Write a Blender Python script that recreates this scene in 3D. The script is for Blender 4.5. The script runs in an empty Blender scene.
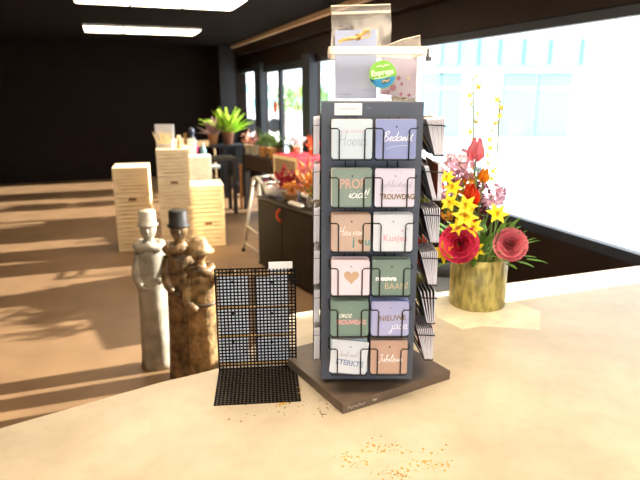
import bpy, bmesh, math, random
from mathutils import Vector, Matrix
random.seed(7)
PI = math.pi
sc = bpy.context.scene
COL = sc.collection

# ------------------------------------------------------------------ camera maths
EYE = 1.65; FPX = 570.0; TH = math.atan(147 / FPX)
def ray(x, y):
    u = (x - 320) / FPX; v = (240 - y) / FPX
    return Vector((u, math.cos(TH) + v * math.sin(TH), -math.sin(TH) + v * math.cos(TH)))
def on_z(x, y, z):
    d = ray(x, y); t = (z - EYE) / d.z
    return Vector((d.x * t, d.y * t, z))
def on_y(x, y, Y):
    d = ray(x, y); t = Y / d.y
    return Vector((d.x * t, Y, EYE + d.z * t))
RA = math.radians(19.96)
E1 = Vector((-math.sin(RA), math.cos(RA), 0)); E2 = Vector((math.cos(RA), math.sin(RA), 0))
def RM(s, p, z=0.0):                # room frame: s along the window wall, p towards it
    v = E1 * s + E2 * p
    return Vector((v.x, v.y, z))
def s_at(x, p):                     # where the sight line through column x meets the plane p
    d = ray(x, 93); a = d.dot(E2); t = p / a
    return (d * t).dot(E1)

# ------------------------------------------------------------------ materials
def lin(c):
    if isinstance(c, str):
        c = c.lstrip('#'); c = [int(c[i:i+2], 16) / 255 for i in (0, 2, 4)]
    return tuple(((x / 12.92) if x <= .04045 else ((x + .055) / 1.055) ** 2.4) for x in c) + (1,)
MATS = {}
def mat(name, color, rough=.6, metal=0, vary=.08, scale=12, bump=0, spec=.4, trans=0, stretch=None):
    if name in MATS: return MATS[name]
    m = bpy.data.materials.new(name); m.use_nodes = True
    nt = m.node_tree; b = nt.nodes['Principled BSDF']
    c = lin(color)
    b.inputs['Roughness'].default_value = rough; b.inputs['Metallic'].default_value = metal
    b.inputs['Specular IOR Level'].default_value = spec
    b.inputs['Base Color'].default_value = c
    if vary or bump:
        tc = nt.nodes.new('ShaderNodeTexCoord'); n = nt.nodes.new('ShaderNodeTexNoise')
        mp = nt.nodes.new('ShaderNodeMapping')
        if stretch: mp.inputs['Scale'].default_value = stretch
        nt.links.new(tc.outputs['Object'], mp.inputs['Vector'])
        nt.links.new(mp.outputs['Vector'], n.inputs['Vector'])
        n.inputs['Scale'].default_value = scale; n.inputs['Detail'].default_value = 4
        r = nt.nodes.new('ShaderNodeMix'); r.data_type = 'RGBA'
        r.inputs[6].default_value = tuple(max(0, x * (1 - vary)) for x in c[:3]) + (1,)
        r.inputs[7].default_value = tuple(min(1, x * (1 + vary)) for x in c[:3]) + (1,)
        mr = nt.nodes.new('ShaderNodeMapRange'); mr.inputs[1].default_value = .34; mr.inputs[2].default_value = .66
        nt.links.new(n.outputs['Fac'], mr.inputs[0]); nt.links.new(mr.outputs[0], r.inputs[0]); nt.links.new(r.outputs[2], b.inputs['Base Color'])
        if bump:
            bp = nt.nodes.new('ShaderNodeBump'); bp.inputs['Strength'].default_value = bump
            bp.inputs['Distance'].default_value = .01
            nt.links.new(n.outputs['Fac'], bp.inputs['Height']); nt.links.new(bp.outputs['Normal'], b.inputs['Normal'])
    MATS[name] = m; return m
def clear(name, tint, opacity, rough=.1, body='#ffffff', gloss=.12):
    """thin see-through film: part transparent, part diffuse/translucent, a little gloss"""
    if name in MATS: return MATS[name]
    m = bpy.data.materials.new(name); m.use_nodes = True; nt = m.node_tree; nt.nodes.clear()
    o = nt.nodes.new('ShaderNodeOutputMaterial'); t = nt.nodes.new('ShaderNodeBsdfTransparent')
    t.inputs[0].default_value = lin(tint)
    d = nt.nodes.new('ShaderNodeBsdfDiffuse'); d.inputs[0].default_value = lin(body)
    tr = nt.nodes.new('ShaderNodeBsdfTranslucent'); tr.inputs[0].default_value = lin(body)
    dm = nt.nodes.new('ShaderNodeMixShader'); dm.inputs[0].default_value = .5
    nt.links.new(d.outputs[0], dm.inputs[1]); nt.links.new(tr.outputs[0], dm.inputs[2])
    g = nt.nodes.new('ShaderNodeBsdfGlossy'); g.inputs['Roughness'].default_value = rough
    m1 = nt.nodes.new('ShaderNodeMixShader'); m1.inputs[0].default_value = opacity
    nt.links.new(t.outputs[0], m1.inputs[1]); nt.links.new(dm.outputs[0], m1.inputs[2])
    m2 = nt.nodes.new('ShaderNodeMixShader'); m2.inputs[0].default_value = gloss
    nt.links.new(m1.outputs[0], m2.inputs[1]); nt.links.new(g.outputs[0], m2.inputs[2])
    nt.links.new(m2.outputs[0], o.inputs[0]); MATS[name] = m; return m
def lamp_mat(name, color, strength):
    m = bpy.data.materials.new(name); m.use_nodes = True; nt = m.node_tree; nt.nodes.clear()
    o = nt.nodes.new('ShaderNodeOutputMaterial'); e = nt.nodes.new('ShaderNodeEmission')
    e.inputs[0].default_value = lin(color); e.inputs[1].default_value = strength
    nt.links.new(e.outputs[0], o.inputs[0]); return m
def counter_mat():
    m = bpy.data.materials.new('counter_stone'); m.use_nodes = True; nt = m.node_tree; b = nt.nodes['Principled BSDF']
    tc = nt.nodes.new('ShaderNodeTexCoord')
    n1 = nt.nodes.new('ShaderNodeTexNoise'); n1.inputs['Scale'].default_value = 5; n1.inputs['Detail'].default_value = 7
    n2 = nt.nodes.new('ShaderNodeTexNoise'); n2.inputs['Scale'].default_value = 28; n2.inputs['Detail'].default_value = 5
    nt.links.new(tc.outputs['Object'], n1.inputs['Vector']); nt.links.new(tc.outputs['Object'], n2.inputs['Vector'])
    cr = nt.nodes.new('ShaderNodeValToRGB')
    cr.color_ramp.elements[0].position = .3; cr.color_ramp.elements[0].color = lin('#c5b69c')
    cr.color_ramp.elements[1].position = .7; cr.color_ramp.elements[1].color = lin('#d9cbb1')
    nt.links.new(n1.outputs['Fac'], cr.inputs[0])
    mx = nt.nodes.new('ShaderNodeMix'); mx.data_type = 'RGBA'; mx.blend_type = 'MULTIPLY'; mx.inputs[0].default_value = .14
    cr2 = nt.nodes.new('ShaderNodeValToRGB'); cr2.color_ramp.elements[0].position = .35; cr2.color_ramp.elements[0].color = lin('#d8c8b0')
    cr2.color_ramp.elements[1].position = .55; cr2.color_ramp.elements[1].color = (1, 1, 1, 1)
    nt.links.new(n2.outputs['Fac'], cr2.inputs[0]); nt.links.new(cr.outputs[0], mx.inputs[6]); nt.links.new(cr2.outputs[0], mx.inputs[7])
    nt.links.new(mx.outputs[2], b.inputs['Base Color'])
    b.inputs['Roughness'].default_value = .45; b.inputs['Specular IOR Level'].default_value = .35
    return m

# ------------------------------------------------------------------ mesh builder
class MB:
    def __init__(s): s.bm = bmesh.new(); s.M = Matrix.Identity(4); s.mi = 0
    def v(s, p): return s.bm.verts.new(s.M @ Vector(p))
    def f(s, vs):
        try:
            f = s.bm.faces.new(vs); f.material_index = s.mi; return f
        except ValueError: return None
    def box(s, c, d, rz=0):
        R = Matrix.Rotation(rz, 3, 'Z'); c = Vector(c); h = Vector(d) / 2
        vs = [s.v(c + R @ Vector((x * h.x, y * h.y, z * h.z))) for x in (-1, 1) for y in (-1, 1) for z in (-1, 1)]
        for q in ((0, 1, 3, 2), (4, 6, 7, 5), (0, 4, 5, 1), (2, 3, 7, 6), (0, 2, 6, 4), (1, 5, 7, 3)): s.f([vs[i] for i in q])
        return s
    def prism(s, pts, z0, z1):
        a = [s.v((x, y, z0)) for x, y in pts]; b = [s.v((x, y, z1)) for x, y in pts]; n = len(pts)
        s.f(a[::-1]); s.f(b)
        for i in range(n): s.f([a[i], a[(i + 1) % n], b[(i + 1) % n], b[i]])
        return s
    def loft(s, rings, cap=True, closed=True):
        R = [[s.v(p) for p in r] for r in rings]; n = len(R[0])
        for a, b in zip(R, R[1:]):
            for i in range(n if closed else n - 1):
                s.f([a[i], a[(i + 1) % n], b[(i + 1) % n], b[i]])
        if cap and closed: s.f(R[0][::-1]); s.f(R[-1])
        return s
    def tube(s, pts, r, seg=6, closed=False):
        pts = [Vector(p) for p in pts]; n = len(pts); rings = []; up = None
        for i, p in enumerate(pts):
            a = pts[i - 1] if (i or closed) else p; b = pts[(i + 1) % n] if (i < n - 1 or closed) else p
            d = (b - a).normalized() if (b - a).length > 1e-9 else Vector((0, 0, 1))
            if up is None:
                up = d.orthogonal().normalized()
            up = (up - d * up.dot(d))
            up = up.normalized() if up.length > 1e-6 else d.orthogonal().normalized()
            w = d.cross(up); rr = r[i] if isinstance(r, (list, tuple)) else r
            rings.append([p + (up * math.cos(k * 2 * PI / seg) + w * math.sin(k * 2 * PI / seg)) * rr for k in range(seg)])
        if closed: rings.append(rings[0])
        return s.loft(rings, cap=not closed)
    def lathe(s, prof, seg=24, c=(0, 0, 0), wob=0, n=0):
        c = Vector(c); rings = []
        for r, z in prof:
            rings.append([c + Vector((r * (1 + wob * math.sin(n * k * 2 * PI / seg)) * math.cos(k * 2 * PI / seg), r * (1 + wob * math.sin(n * k * 2 * PI / seg)) * math.sin(k * 2 * PI / seg), z)) for k in range(seg)])
        return s.loft(rings)
    def ell(s, c, r, seg=10, rot=None):
        c = Vector(c); rings = []
        m = max(4, seg // 2 + 1)
        for i in range(m + 1):
            a = -PI / 2 + PI * i / m; cc = max(.02, math.cos(a))
            ring = []
            for k in range(seg):
                q = Vector((r[0] * cc * math.cos(2 * PI * k / seg), r[1] * cc * math.sin(2 * PI * k / seg), r[2] * math.sin(a)))
                ring.append(c + (rot @ q if rot else q))
            rings.append(ring)
        return s.loft(rings)
    def petal(s, base, d, up, L, W, curl=.3, cup=.15, n=4, tip=.15):
        """a blade from base along d, bending towards up by curl, cupped across"""
        base = Vector(base); d = Vector(d).normalized(); up = Vector(up); up = (up - d * up.dot(d))
        up = up.normalized() if up.length > 1e-6 else d.orthogonal().normalized()
        side = d.cross(up); rows = []
        for i in range(n + 1):
            t = i / n; w = W * (math.sin(PI * (.12 + .88 * t) ** .8) * (1 - t * .15) if i < n else tip) * .5
            w = max(w, W * .04)
            c = base + d * (L * t) + up * (curl * L * t * t)
            rows.append([c - side * w + up * (cup * w * 2), c, c + side * w + up * (cup * w * 2)])
        return s.loft(rows, closed=False)
    def ribbon(s, pts, w, z=0.0):
        P = smooth(pts, 4); n = len(P); L = []
        for i in range(n):
            a = P[max(0, i - 1)]; b = P[min(n - 1, i + 1)]; d = Vector((b[0] - a[0], b[1] - a[1]))
            d = d.normalized() if d.length > 1e-9 else Vector((1, 0)); q = Vector((-d.y, d.x)) * w / 2
            L.append([(P[i][0] - q.x, z, P[i][1] - q.y), (P[i][0] + q.x, z, P[i][1] + q.y)])
        return s.loft(L, closed=False)
    def build(s, name, mats, parent=None, smooth_=False, loc=None, rotz=None, bevel=0):
        bmesh.ops.recalc_face_normals(s.bm, faces=s.bm.faces[:])
        me = bpy.data.meshes.new(name); s.bm.to_mesh(me); s.bm.free()
        for m in (mats if isinstance(mats, (list, tuple)) else [mats]): me.materials.append(m)
        if smooth_:
            for p in me.polygons: p.use_smooth = True
        o = bpy.data.objects.new(name, me); COL.objects.link(o)
        if parent: o.parent = parent
        if loc is not None: o.location = loc
        if rotz is not None: o.rotation_euler = (0, 0, rotz)
        if bevel:
            b = o.modifiers.new('bevel', 'BEVEL'); b.width = bevel; b.segments = 2; b.limit_method = 'ANGLE'
        return o
def smooth(pts, k=4):
    if len(pts) < 3: return [tuple(p) for p in pts]
    out = []
    for i in range(len(pts) - 1):
        p0 = pts[max(0, i - 1)]; p1 = pts[i]; p2 = pts[i + 1]; p3 = pts[min(len(pts) - 1, i + 2)]
        for j in range(k):
            t = j / k
            out.append(tuple(.5 * ((2 * b) + (-a + c) * t + (2 * a - 5 * b + 4 * c - d) * t * t + (-a + 3 * b - 3 * c + d) * t ** 3)
                             for a, b, c, d in zip(p0, p1, p2, p3)))
    out.append(tuple(pts[-1])); return out
def tag(o, label, cat, group=None, kind=None):
    o['label'] = label; o['category'] = cat
    if group: o['group'] = group
    if kind: o['kind'] = kind
    return o
def thing(name, label, cat, loc=(0, 0, 0), rotz=0, group=None):
    o = bpy.data.objects.new(name, None); o.empty_display_size = .05; COL.objects.link(o)
    o.location = loc; o.rotation_euler = (0, 0, rotz)
    return tag(o, label, cat, group)
def struct(o): o['kind'] = 'structure'; return o
def copy_tree(o, parent=None, loc=None, rotz=None, label=None, group=None):
    c = o.copy(); COL.objects.link(c)
    if parent: c.parent = parent
    if loc is not None: c.location = loc
    if rotz is not None: c.rotation_euler = (0, 0, rotz)
    if label: c['label'] = label
    if group: c['group'] = group
    for ch in [x for x in bpy.data.objects if x.parent == o]: copy_tree(ch, c)
    return c
def text_mesh(body, size, bold=0, shear=0, squeeze=1, spacing=1):
    cu = bpy.data.curves.new('t', 'FONT'); cu.body = body; cu.size = size; cu.align_x = 'CENTER'; cu.align_y = 'CENTER'
    cu.offset = bold; cu.shear = shear; cu.space_character = spacing; cu.resolution_u = 3
    o = bpy.data.objects.new('t', cu); COL.objects.link(o)
    dg = bpy.context.evaluated_depsgraph_get(); dg.update()
    me = bpy.data.meshes.new_from_object(o.evaluated_get(dg)); bpy.data.objects.remove(o)
    me.transform(Matrix.Rotation(PI / 2, 4, 'X') @ Matrix.Diagonal((squeeze, 1, 1, 1)))
    return me
def lettering(body, size, m, parent, loc, bold=0, shear=0, squeeze=1, roll=0, spacing=1, name='lettering'):
    me = text_mesh(body, size, bold, shear, squeeze, spacing); me.materials.append(m)
    if roll: me.transform(Matrix.Rotation(roll, 4, 'Y'))
    o = bpy.data.objects.new(name, me); COL.objects.link(o); o.parent = parent; o.location = loc
    return o
# handwriting: stroke glyphs (x, height), advance
G = {
 'a': ([[(.38, .42), (.2, .5), (.02, .25), (.14, .0), (.34, .2), (.4, .46), (.4, .08), (.55, .08)]], .52),
 'b': ([[(0, .1), (.16, .9), (.1, 1), (.06, .6), (.06, .05), (.25, 0), (.34, .25), (.2, .44), (.08, .3), (.4, .35)]], .42),
 'c': ([[(.34, .42), (.18, .5), (.02, .24), (.14, 0), (.42, .12)]], .4),
 'd': ([[(.36, .42), (.2, .5), (.02, .25), (.14, 0), (.34, .2), (.44, 1), (.4, .08), (.55, .08)]], .52),
 'e': ([[(0, .12), (.22, .28), (.3, .42), (.18, .5), (.05, .25), (.14, 0), (.4, .12)]], .38),
 'f': ([[(.0, .1), (.28, .85), (.24, 1), (.15, .7), (.08, -.35), (.02, -.4)], [(.0, .38), (.32, .42)]], .3),
 'g': ([[(.36, .42), (.2, .5), (.02, .25), (.14, 0), (.34, .2), (.36, -.3), (.2, -.5), (.1, -.35), (.52, .12)]], .5),
 'i': ([[(0, .1), (.12, .48), (.12, .06), (.3, .1)], [(.14, .66), (.15, .7)]], .26),
 'j': ([[(.1, .45), (.12, -.3), (0, -.48), (-.08, -.3), (.3, .12)]], .26),
 'k': ([[(.02, .1), (.14, 1), (.06, .5), (.06, 0)], [(.34, .46), (.08, .22), (.4, .02)]], .4),
 'l': ([[(0, .1), (.2, .85), (.14, 1), (.08, .6), (.12, .02), (.3, .1)]], .26),
 'm': ([[(0, .1), (.08, .46), (.08, 0), (.22, .46), (.26, 0), (.4, .46), (.46, .06), (.58, .1)]], .54),
 'n': ([[(0, .1), (.08, .46), (.08, 0), (.24, .46), (.32, .3), (.32, .05), (.46, .1)]], .44),
 'o': ([[(.2, .48), (.02, .28), (.12, 0), (.34, .2), (.24, .48), (.46, .42)]], .42),
 'p': ([[(.1, .48), (.06, -.5), (.08, .3), (.28, .48), (.34, .2), (.1, .02), (.44, .08)]], .42),
 'r': ([[(0, .1), (.1, .5), (.24, .42), (.2, .05), (.38, .1)]], .34),
 's': ([[(0, .1), (.2, .5), (.26, .2), (.06, .02), (.4, .1)]], .36),
 't': ([[(0, .1), (.16, .9), (.1, .1), (.28, .08)], [(-.02, .58), (.3, .62)]], .28),
 'u': ([[(.02, .46), (.04, .08), (.2, .04), (.32, .46), (.34, .06), (.5, .1)]], .46),
 'v': ([[(0, .44), (.12, .02), (.3, .48), (.42, .42)]], .38),
 'H': ([[(.1, 1.05), (.04, .5), (0, -.2)], [(.5, 1.2), (.42, .5), (.46, -.05)], [(-.08, .48), (.55, .55)]], .6),
 'B': ([[(.12, 1), (.04, 0)], [(-.05, .85), (.3, 1.05), (.42, .8), (.1, .55), (.46, .35), (.3, -.02), (-.08, .05)]], .56),
 'J': ([[(-.02, .9), (.2, 1.02), (.44, .98)], [(.3, 1), (.24, .1), (.06, -.15), (-.08, .05)]], .44),
 'z': ([[(0, .44), (.3, .47), (.02, .03), (.4, .06)]], .4),
 'h': ([[(0, .1), (.18, .9), (.12, 1), (.07, .5), (.06, 0), (.12, .35), (.28, .46), (.32, .05), (.45, .1)]], .44),
 '!': ([[(.16, 1), (.08, .3)], [(.06, .08), (.07, .03)]], .2), ' ': ([], .25),
}
def script(body, size, m, parent, loc, width=.0013, slant=.2, roll=0, name='lettering'):
    mb = MB(); x = 0; polys = []
    for ch in body:
        st, adv = G[ch]
        for p in st: polys.append([(x + a + slant * h, h) for a, h in p])
        x += adv
    for p in polys: mb.ribbon([((a - x / 2) * size, (h - .3) * size) for a, h in p], width)
    mb.bm.transform(Matrix.Rotation(roll, 4, 'Y'))
    o = mb.build(name, m, parent); o.location = loc; return o

# ------------------------------------------------------------------ palette
M_ceil = mat('ceiling_dark', '#1d1816', .9, vary=.1, spec=.05)
M_wall = mat('wall_dark', '#1f1714', .85, vary=.15, spec=.1, scale=3, stretch=(1, 1, 8))
M_header = mat('header_brown', '#2a1d14', .5, vary=.2, scale=4, spec=.15)
M_floor = mat('floor_vinyl', '#846749', .5, vary=.12, scale=3)
M_frame = mat('window_frame_dark', '#2b2f36', .5)
M_glass = clear('window_glass', '#fbfdff', .0, .02, gloss=.05)
M_blk = mat('black_wire', '#111113', .4, vary=.0)
M_panel = mat('slate_panel', '#555b68', .55, vary=.05, scale=30)
M_base = mat('base_board', '#6f5e50', .45, vary=.1, scale=25)  # dark grey board; warm lamp glare on it is put into this brown
M_white = mat('white_card', '#f2eeee', .7, vary=.02)
M_edge = mat('card_edge', '#dddbe3', .8, vary=.02)
M_beam = mat('beam_wood', '#d6b189', .6)

# ------------------------------------------------------------------ setting
PW = 2.59; ZC = 2.55; ZT = 2.10; S_END = 12.0; S0 = -3.2; P0 = -4.2; SJ = 1.53; SILL = .75
def slab(name, s0, s1, p0, p1, z0, z1, m):
    mb = MB(); mb.box((0, 0, 0), (p1 - p0, s1 - s0, z1 - z0))
    return struct(mb.build(name, m, loc=RM((s0 + s1) / 2, (p0 + p1) / 2, (z0 + z1) / 2), rotz=RA))
slab('floor', S0, S_END, P0, PW, -.1, 0, M_floor)
slab('ceiling', S0, S_END, P0, PW, ZC, ZC + .12, M_ceil)
slab('wall_back', S_END, S_END + .15, P0, PW + .15, -.1, ZC + .12, M_wall)
slab('wall_left', S0, S_END, P0 - .15, P0, -.1, ZC + .12, M_wall)
GF = (-3.6, 2.2)
slab('wall_front', S0 - .15, S0, P0, PW, ZT + .2, ZC + .12, M_wall)
slab('wall_front', S0 - .15, S0, P0, PW, -.1, .45, M_wall)
slab('trim_6', S0 - .15, S0, P0, GF[0], .45, ZT + .2, M_wall); slab('trim_7', S0 - .15, S0, GF[1], PW, .45, ZT + .2, M_wall)
mb = MB()
def wseg(s0, s1, z0, z1): mb.box((0, (s0 + s1) / 2, (z0 + z1) / 2), (.15, s1 - s0, z1 - z0))
W1 = (s_at(255.5, PW), s_at(237.5, PW)); DR = (s_at(303.5, PW), s_at(260, PW)); W2 = (s_at(392, PW), s_at(310.5, PW)); W3 = (SJ, s_at(402, PW))
wseg(S0, SJ, -.1, ZC + .12); wseg(SJ, S_END, ZT, ZC + .12)
ss = [W3[0], W3[1], W2[0], W2[1], DR[0], DR[1], W1[0], W1[1], S_END]
for i in range(1, 8, 2): wseg(ss[i], ss[i + 1], 0, ZT)
for w in (W3, W2, W1): wseg(w[0], w[1], 0, SILL)
wr = mb.build('wall_right', M_header, loc=RM(0, PW + .075), rotz=RA); struct(wr)
def window(name, w, z0, mull, fw=.06):
    root = bpy.data.objects.new(name, None); COL.objects.link(root); root.location = RM((w[0] + w[1]) / 2, PW + .05, 0); root.rotation_euler = (0, 0, RA); struct(root)
    L = w[1] - w[0]; mb = MB()
    mb.box((0, 0, z0 + fw / 2), (.06, L, fw)); mb.box((0, 0, ZT - fw / 2), (.06, L, fw))
    for k in (-1, 1): mb.box((0, k * (L / 2 - fw / 2), (z0 + ZT) / 2), (.06, fw, ZT - z0 - .002))
    for q in mull: mb.box((0, q - (w[0] + w[1]) / 2, (z0 + ZT) / 2), (.055, .14, ZT - z0 - .004))
    mb.build('window_frame', M_frame, root)
    mb = MB(); mb.box((0, 0, (z0 + ZT) / 2), (.006, L - .02, ZT - z0 - .02)); mb.build('pane', M_glass, root)
    return root
window('window_1', W1, SILL, [])
window('window_2', W2, SILL, [])
window('window_3', W3, SILL, [])
window('door_1', DR, .02, [s_at(278, PW)], fw=.11)
root = bpy.data.objects.new('window_4', None); COL.objects.link(root); root.location = RM(S0 - .07, (GF[0] + GF[1]) / 2, 0); root.rotation_euler = (0, 0, RA); struct(root)
L4 = GF[1] - GF[0]; mb = MB()
for q in range(5): mb.box((-L4 / 2 + .03 + (L4 - .06) * q / 4, 0, (ZT + .65) / 2), (.06, .06, ZT - .252))
mb.box((0, 0, .48), (L4, .055, .06)); mb.box((0, 0, ZT + .17), (L4, .055, .06)); mb.build('window_frame', M_frame, root)
mb = MB(); mb.box((0, 0, (ZT + .65) / 2), (L4 - .02, .006, ZT - .26)); mb.build('pane', M_glass, root)
# dark panelled columns in front of the glazing, pale ledge under the ceiling
for nm, x0, x1 in (('trim_1', 303.2, 311.0), ('trim_2', 255.5, 261.5)):
    a, b = s_at(x0, PW - .06), s_at(x1, PW - .06)
    slab(nm, min(a, b), max(a, b), PW - .08, PW - .002, 0, ZT + .05, M_frame)
slab('trim_3', S0, S_END, 2.36, 2.43, ZC - .055, ZC - .001, M_beam)
slab('trim_4', 11.6, S_END, 2.12, 2.42, 0, ZC, mat('pillar_grey', '#222226', .7))
slab('trim_5', S0, S_END, 2.46, PW, ZT + .26, ZC, M_header)

# ceiling lights
M_lamp = lamp_mat('lamp_diffuser', '#ffe9cb', 6.0)
M_lh = mat('lamp_housing', '#e8e4dc', .5, vary=0)
proto = None
rowname = {9.1: 'far row', 6.15: 'middle row above the crates', 3.45: 'row behind the counter', .95: 'row over the counter', -1.3: 'row at the near end'}
colname = ['right end of the', 'second from the right in the', 'third from the right in the']
for s in (9.1, 6.15, 3.45, .95, -1.3):
    for k in range(3):
        loc = RM(s, 1.1 - k * .53, ZC - .03)
        lab = 'square ceiling light panel, %s %s' % (colname[k], rowname[s])
        if proto is None:
            proto = thing('ceiling_light', lab, 'ceiling light', loc, RA, 'ceiling light panels')
            mb = MB(); mb.box((0, 0, .0145), (.52, .78, .029)); mb.build('housing', M_lh, proto)
            mb = MB(); mb.box((0, 0, -.003), (.5, .76, .006)); mb.build('diffuser', M_lamp, proto)
        else: copy_tree(proto, None, loc, RA, lab)

# ------------------------------------------------------------------ outside
M_pave = mat('paving', '#e6e2da', .9, vary=.05)
M_render = mat('white_render', '#f4f4f0', .9, vary=.02)
M_teal = mat('teal_glass', '#93c8cb', .2, vary=.05)
M_balc = mat('balcony_blue', '#8dbbe2', .5, vary=.05)
M_hedge = mat('hedge_green', '#7f9f62', .9, vary=.3, scale=4, bump=.6)
mb = MB(); mb.box((0, 0, -.15), (60, 70, .1)); struct(mb.build('ground', M_pave, loc=RM(20, PW + .3 + 30), rotz=RA))
YF = 20.0
b = thing('apartment_building', 'white building with pale blue balcony and teal windows outside right window', 'building', (8.5, YF, -.1))
mb = MB(); mb.box((0, 1.0, 4), (11.2, 2, 8)); mb.build('wall', M_render, b)
def P(x, y): q = on_y(x, y, YF); return q.x - 8.5, q.z + .1
for i, (x0, x1) in enumerate(((423, 438.5), (441, 457), (505, 530), (540, 565))):
    (a, z1), (c, z0) = P(x0, 75), P(x1, 135)
    fr = MB(); fr.box(((a + c) / 2, -.03, (z0 + z1) / 2), (c - a + .1, .08, z1 - z0 + .1)); w = fr.build('window', M_render if i > 3 else mat('grey_window_frame', '#9db0b3', .6), b)
    g = MB(); g.box(((a + c) / 2, -.08, (z0 + z1) / 2 - .0), (c - a, .04, z1 - z0)); g.build('pane', M_teal, w)
    g = MB(); zz = P(430, 88)[1]; g.box(((a + c) / 2, -.11, zz), (c - a, .03, .07)); g.build('glazing_bar', M_render, w)
mb = MB(); (a, z1), (c, z0) = P(436, 42), P(660, 64); mb.box(((a + c) / 2, -.9, (z0 + z1) / 2), (c - a, .06, z1 - z0)); bal = mb.build('balcony', M_balc, b)
mb = MB(); mb.box(((a + c) / 2, -.45, z0 - .06), (c - a, .96, .12)); mb.build('slab', mat('slab_grey', '#8fa3b5', .8), bal)
for x in (436, 453, 472, 492, 515, 540, 570):
    mb = MB(); q = P(x, 50)[0]; mb.box((q, -.95, (z0 + z1) / 2), (.06, .05, z1 - z0 + .1)); mb.build('rail_post', mat('rail_blue', '#5f92c4', .5), bal)
(a, z1), (c, z0) = P(441, 47), P(450, 62)
mb = MB(); mb.box(((a + c) / 2, -.94, (z0 + z1) / 2), (c - a, .03, z1 - z0)); mb.build('notice', M_white, bal)
b = thing('terrace_house', 'white house with blue grey roof far behind the door glass', 'building', (-1.6, 32, -.1))
mb = MB(); mb.box((0, 2, 1.45), (7.0, 4, 2.9)); mb.build('wall', M_render, b)
mb = MB(); mb.prism([(-3.6, -.3), (3.6, -.3), (3.6, 4.3), (-3.6, 4.3)], 2.91, 3.6); mb.build('roof', mat('roof_slate_blue', '#c2d2dc', .8), b)
for k, x in enumerate((-2.6, -1.2, .4, 1.7)):
    mb = MB(); mb.box((x, -.03, 1.6), (.8, .08, 1.2)); w = mb.build('window', mat('grey_window_frame', '#9db0b3'), b)
    mb = MB(); mb.box((x, -.08, 1.6), (.68, .04, 1.08)); mb.build('pane', M_teal, w)
def shrub(x, y, Y, r, label, m):
    c = on_y(x, y, Y); c.z = max(c.z, r * .6)
    rt = thing('shrub', label, 'shrub', (c.x, c.y, -.1)); mb = MB(); rnd = random.Random(int(x))
    for i in range(420):
        d = Vector((rnd.gauss(0, 1), rnd.gauss(0, 1), rnd.gauss(0, 1))).normalized(); q = d * r * rnd.uniform(.5, 1)
        mb.petal(Vector((0, 0, c.z + .1)) + q, (d + Vector((rnd.gauss(0, .6), rnd.gauss(0, .6), rnd.gauss(0, .6)))), (0, 0, 1), r * .3, r * .16, n=2)
    mb.build('foliage', m, rt); mb = MB(); mb.tube([(0, 0, 0), (0, 0, c.z)], r * .08); mb.build('stem', mat('bark', '#6b543c'), rt)
shrub(285, 100, 22, .45, 'round green shrub outside the left door pane', M_hedge)
shrub(298, 100, 23.5, .5, 'round green shrub outside the right door pane', mat('hedge_light', '#a5bd6f', .9, vary=.3))
shrub(319, 104, 25, .6, 'green shrub outside the glass just left of the card tower', M_hedge)
shrub(247, 108, 29, .6, 'pale grey green shrub outside the farthest window pane', mat('hedge_pale', '#a9b295', .9, vary=.3))
# parked white van outside
c = on_z(272, 125, 0.0); c = Vector((-2.6, 27, 0))
v = thing('parked_van', 'white van parked outside the left door pane', 'van', (c.x, c.y, -.1))
mb = MB(); mb.loft([[(x * w, y, z) for y, z in ((-.8, .35), (-.8, 1.0), (-.72, 1.75), (.72, 1.75), (.8, 1.0), (.8, .35))] for x, w in ((-.85, 1), (.85, 1))]); mb.build('body', M_white, v, bevel=.05)
for sx in (-.55, .55):
    mb = MB(); mb.M = Matrix.Translation((sx, -.8, .33)) @ Matrix.Rotation(PI / 2, 4, 'X'); mb.lathe([(.2, -.08), (.32, -.07), (.32, .07), (.2, .08)], 20); mb.build('wheel', M_blk, v)
mb = MB(); mb.box((.1, -.79, 1.3), (1.2, .04, .4)); mb.build('side_window', M_teal, v)

# ------------------------------------------------------------------ counter
ZK = .92
def Z(x, y): q = on_z(x, y, ZK); return (q.x, q.y)
edge = [(-1.75, .42), Z(160, 382), Z(222, 366.5), Z(246, 352), Z(266, 333), Z(281, 319), Z(293, 313.5), (.0, 1.865), (.42, 2.03), (.78, 2.16), (1.62, 2.466)]
edge = [edge[0]] + [tuple(p) for p in smooth(edge[1:-1], 4)] + [edge[-1]]
out = edge + [(1.7, -.3), (-1.9, -.3)]
ct = thing('shop_counter', 'pale stone topped shop counter in the foreground', 'counter', (0, .8, 0))
mb = MB(); mb.prism([(x, y - .8) for x, y in out], ZK - .045, ZK); mb.build('worktop', counter_mat(), ct, bevel=.003)
mb = MB(); cx, cy = .1, .75; mb.prism([(cx + (x - cx) * .95, cy + (y - cy) * .93 - .8) for x, y in out], 0, ZK - .046)
mb.build('cabinet_body', mat('counter_body', '#3a2f28', .6), ct)

# ------------------------------------------------------------------ card tower
TX, TYF, TW = .1165, 1.293, .227; TYC = TYF + TW / 2; Z0, Z1 = .957, 1.631
stand = thing('card_display_stand', 'dark grey square card tower with wire pockets on the counter', 'card display', (TX, TYC, ZK))
def loc(p): return Vector((p[0] - TX, p[1] - TYC, p[2] - ZK))
by = math.radians(30.5); fr = on_z(343, 414.5, ZK); bl = .335
bc = fr + Vector((math.cos(by), math.sin(by), 0)) * bl / 2 + Vector((-math.sin(by), math.cos(by), 0)) * bl / 2
mb = MB(); mb.box(loc((bc.x, bc.y, ZK + .0125)), (bl, bl, .025), by); bs = mb.build('base', M_base, stand, bevel=.002)
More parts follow.
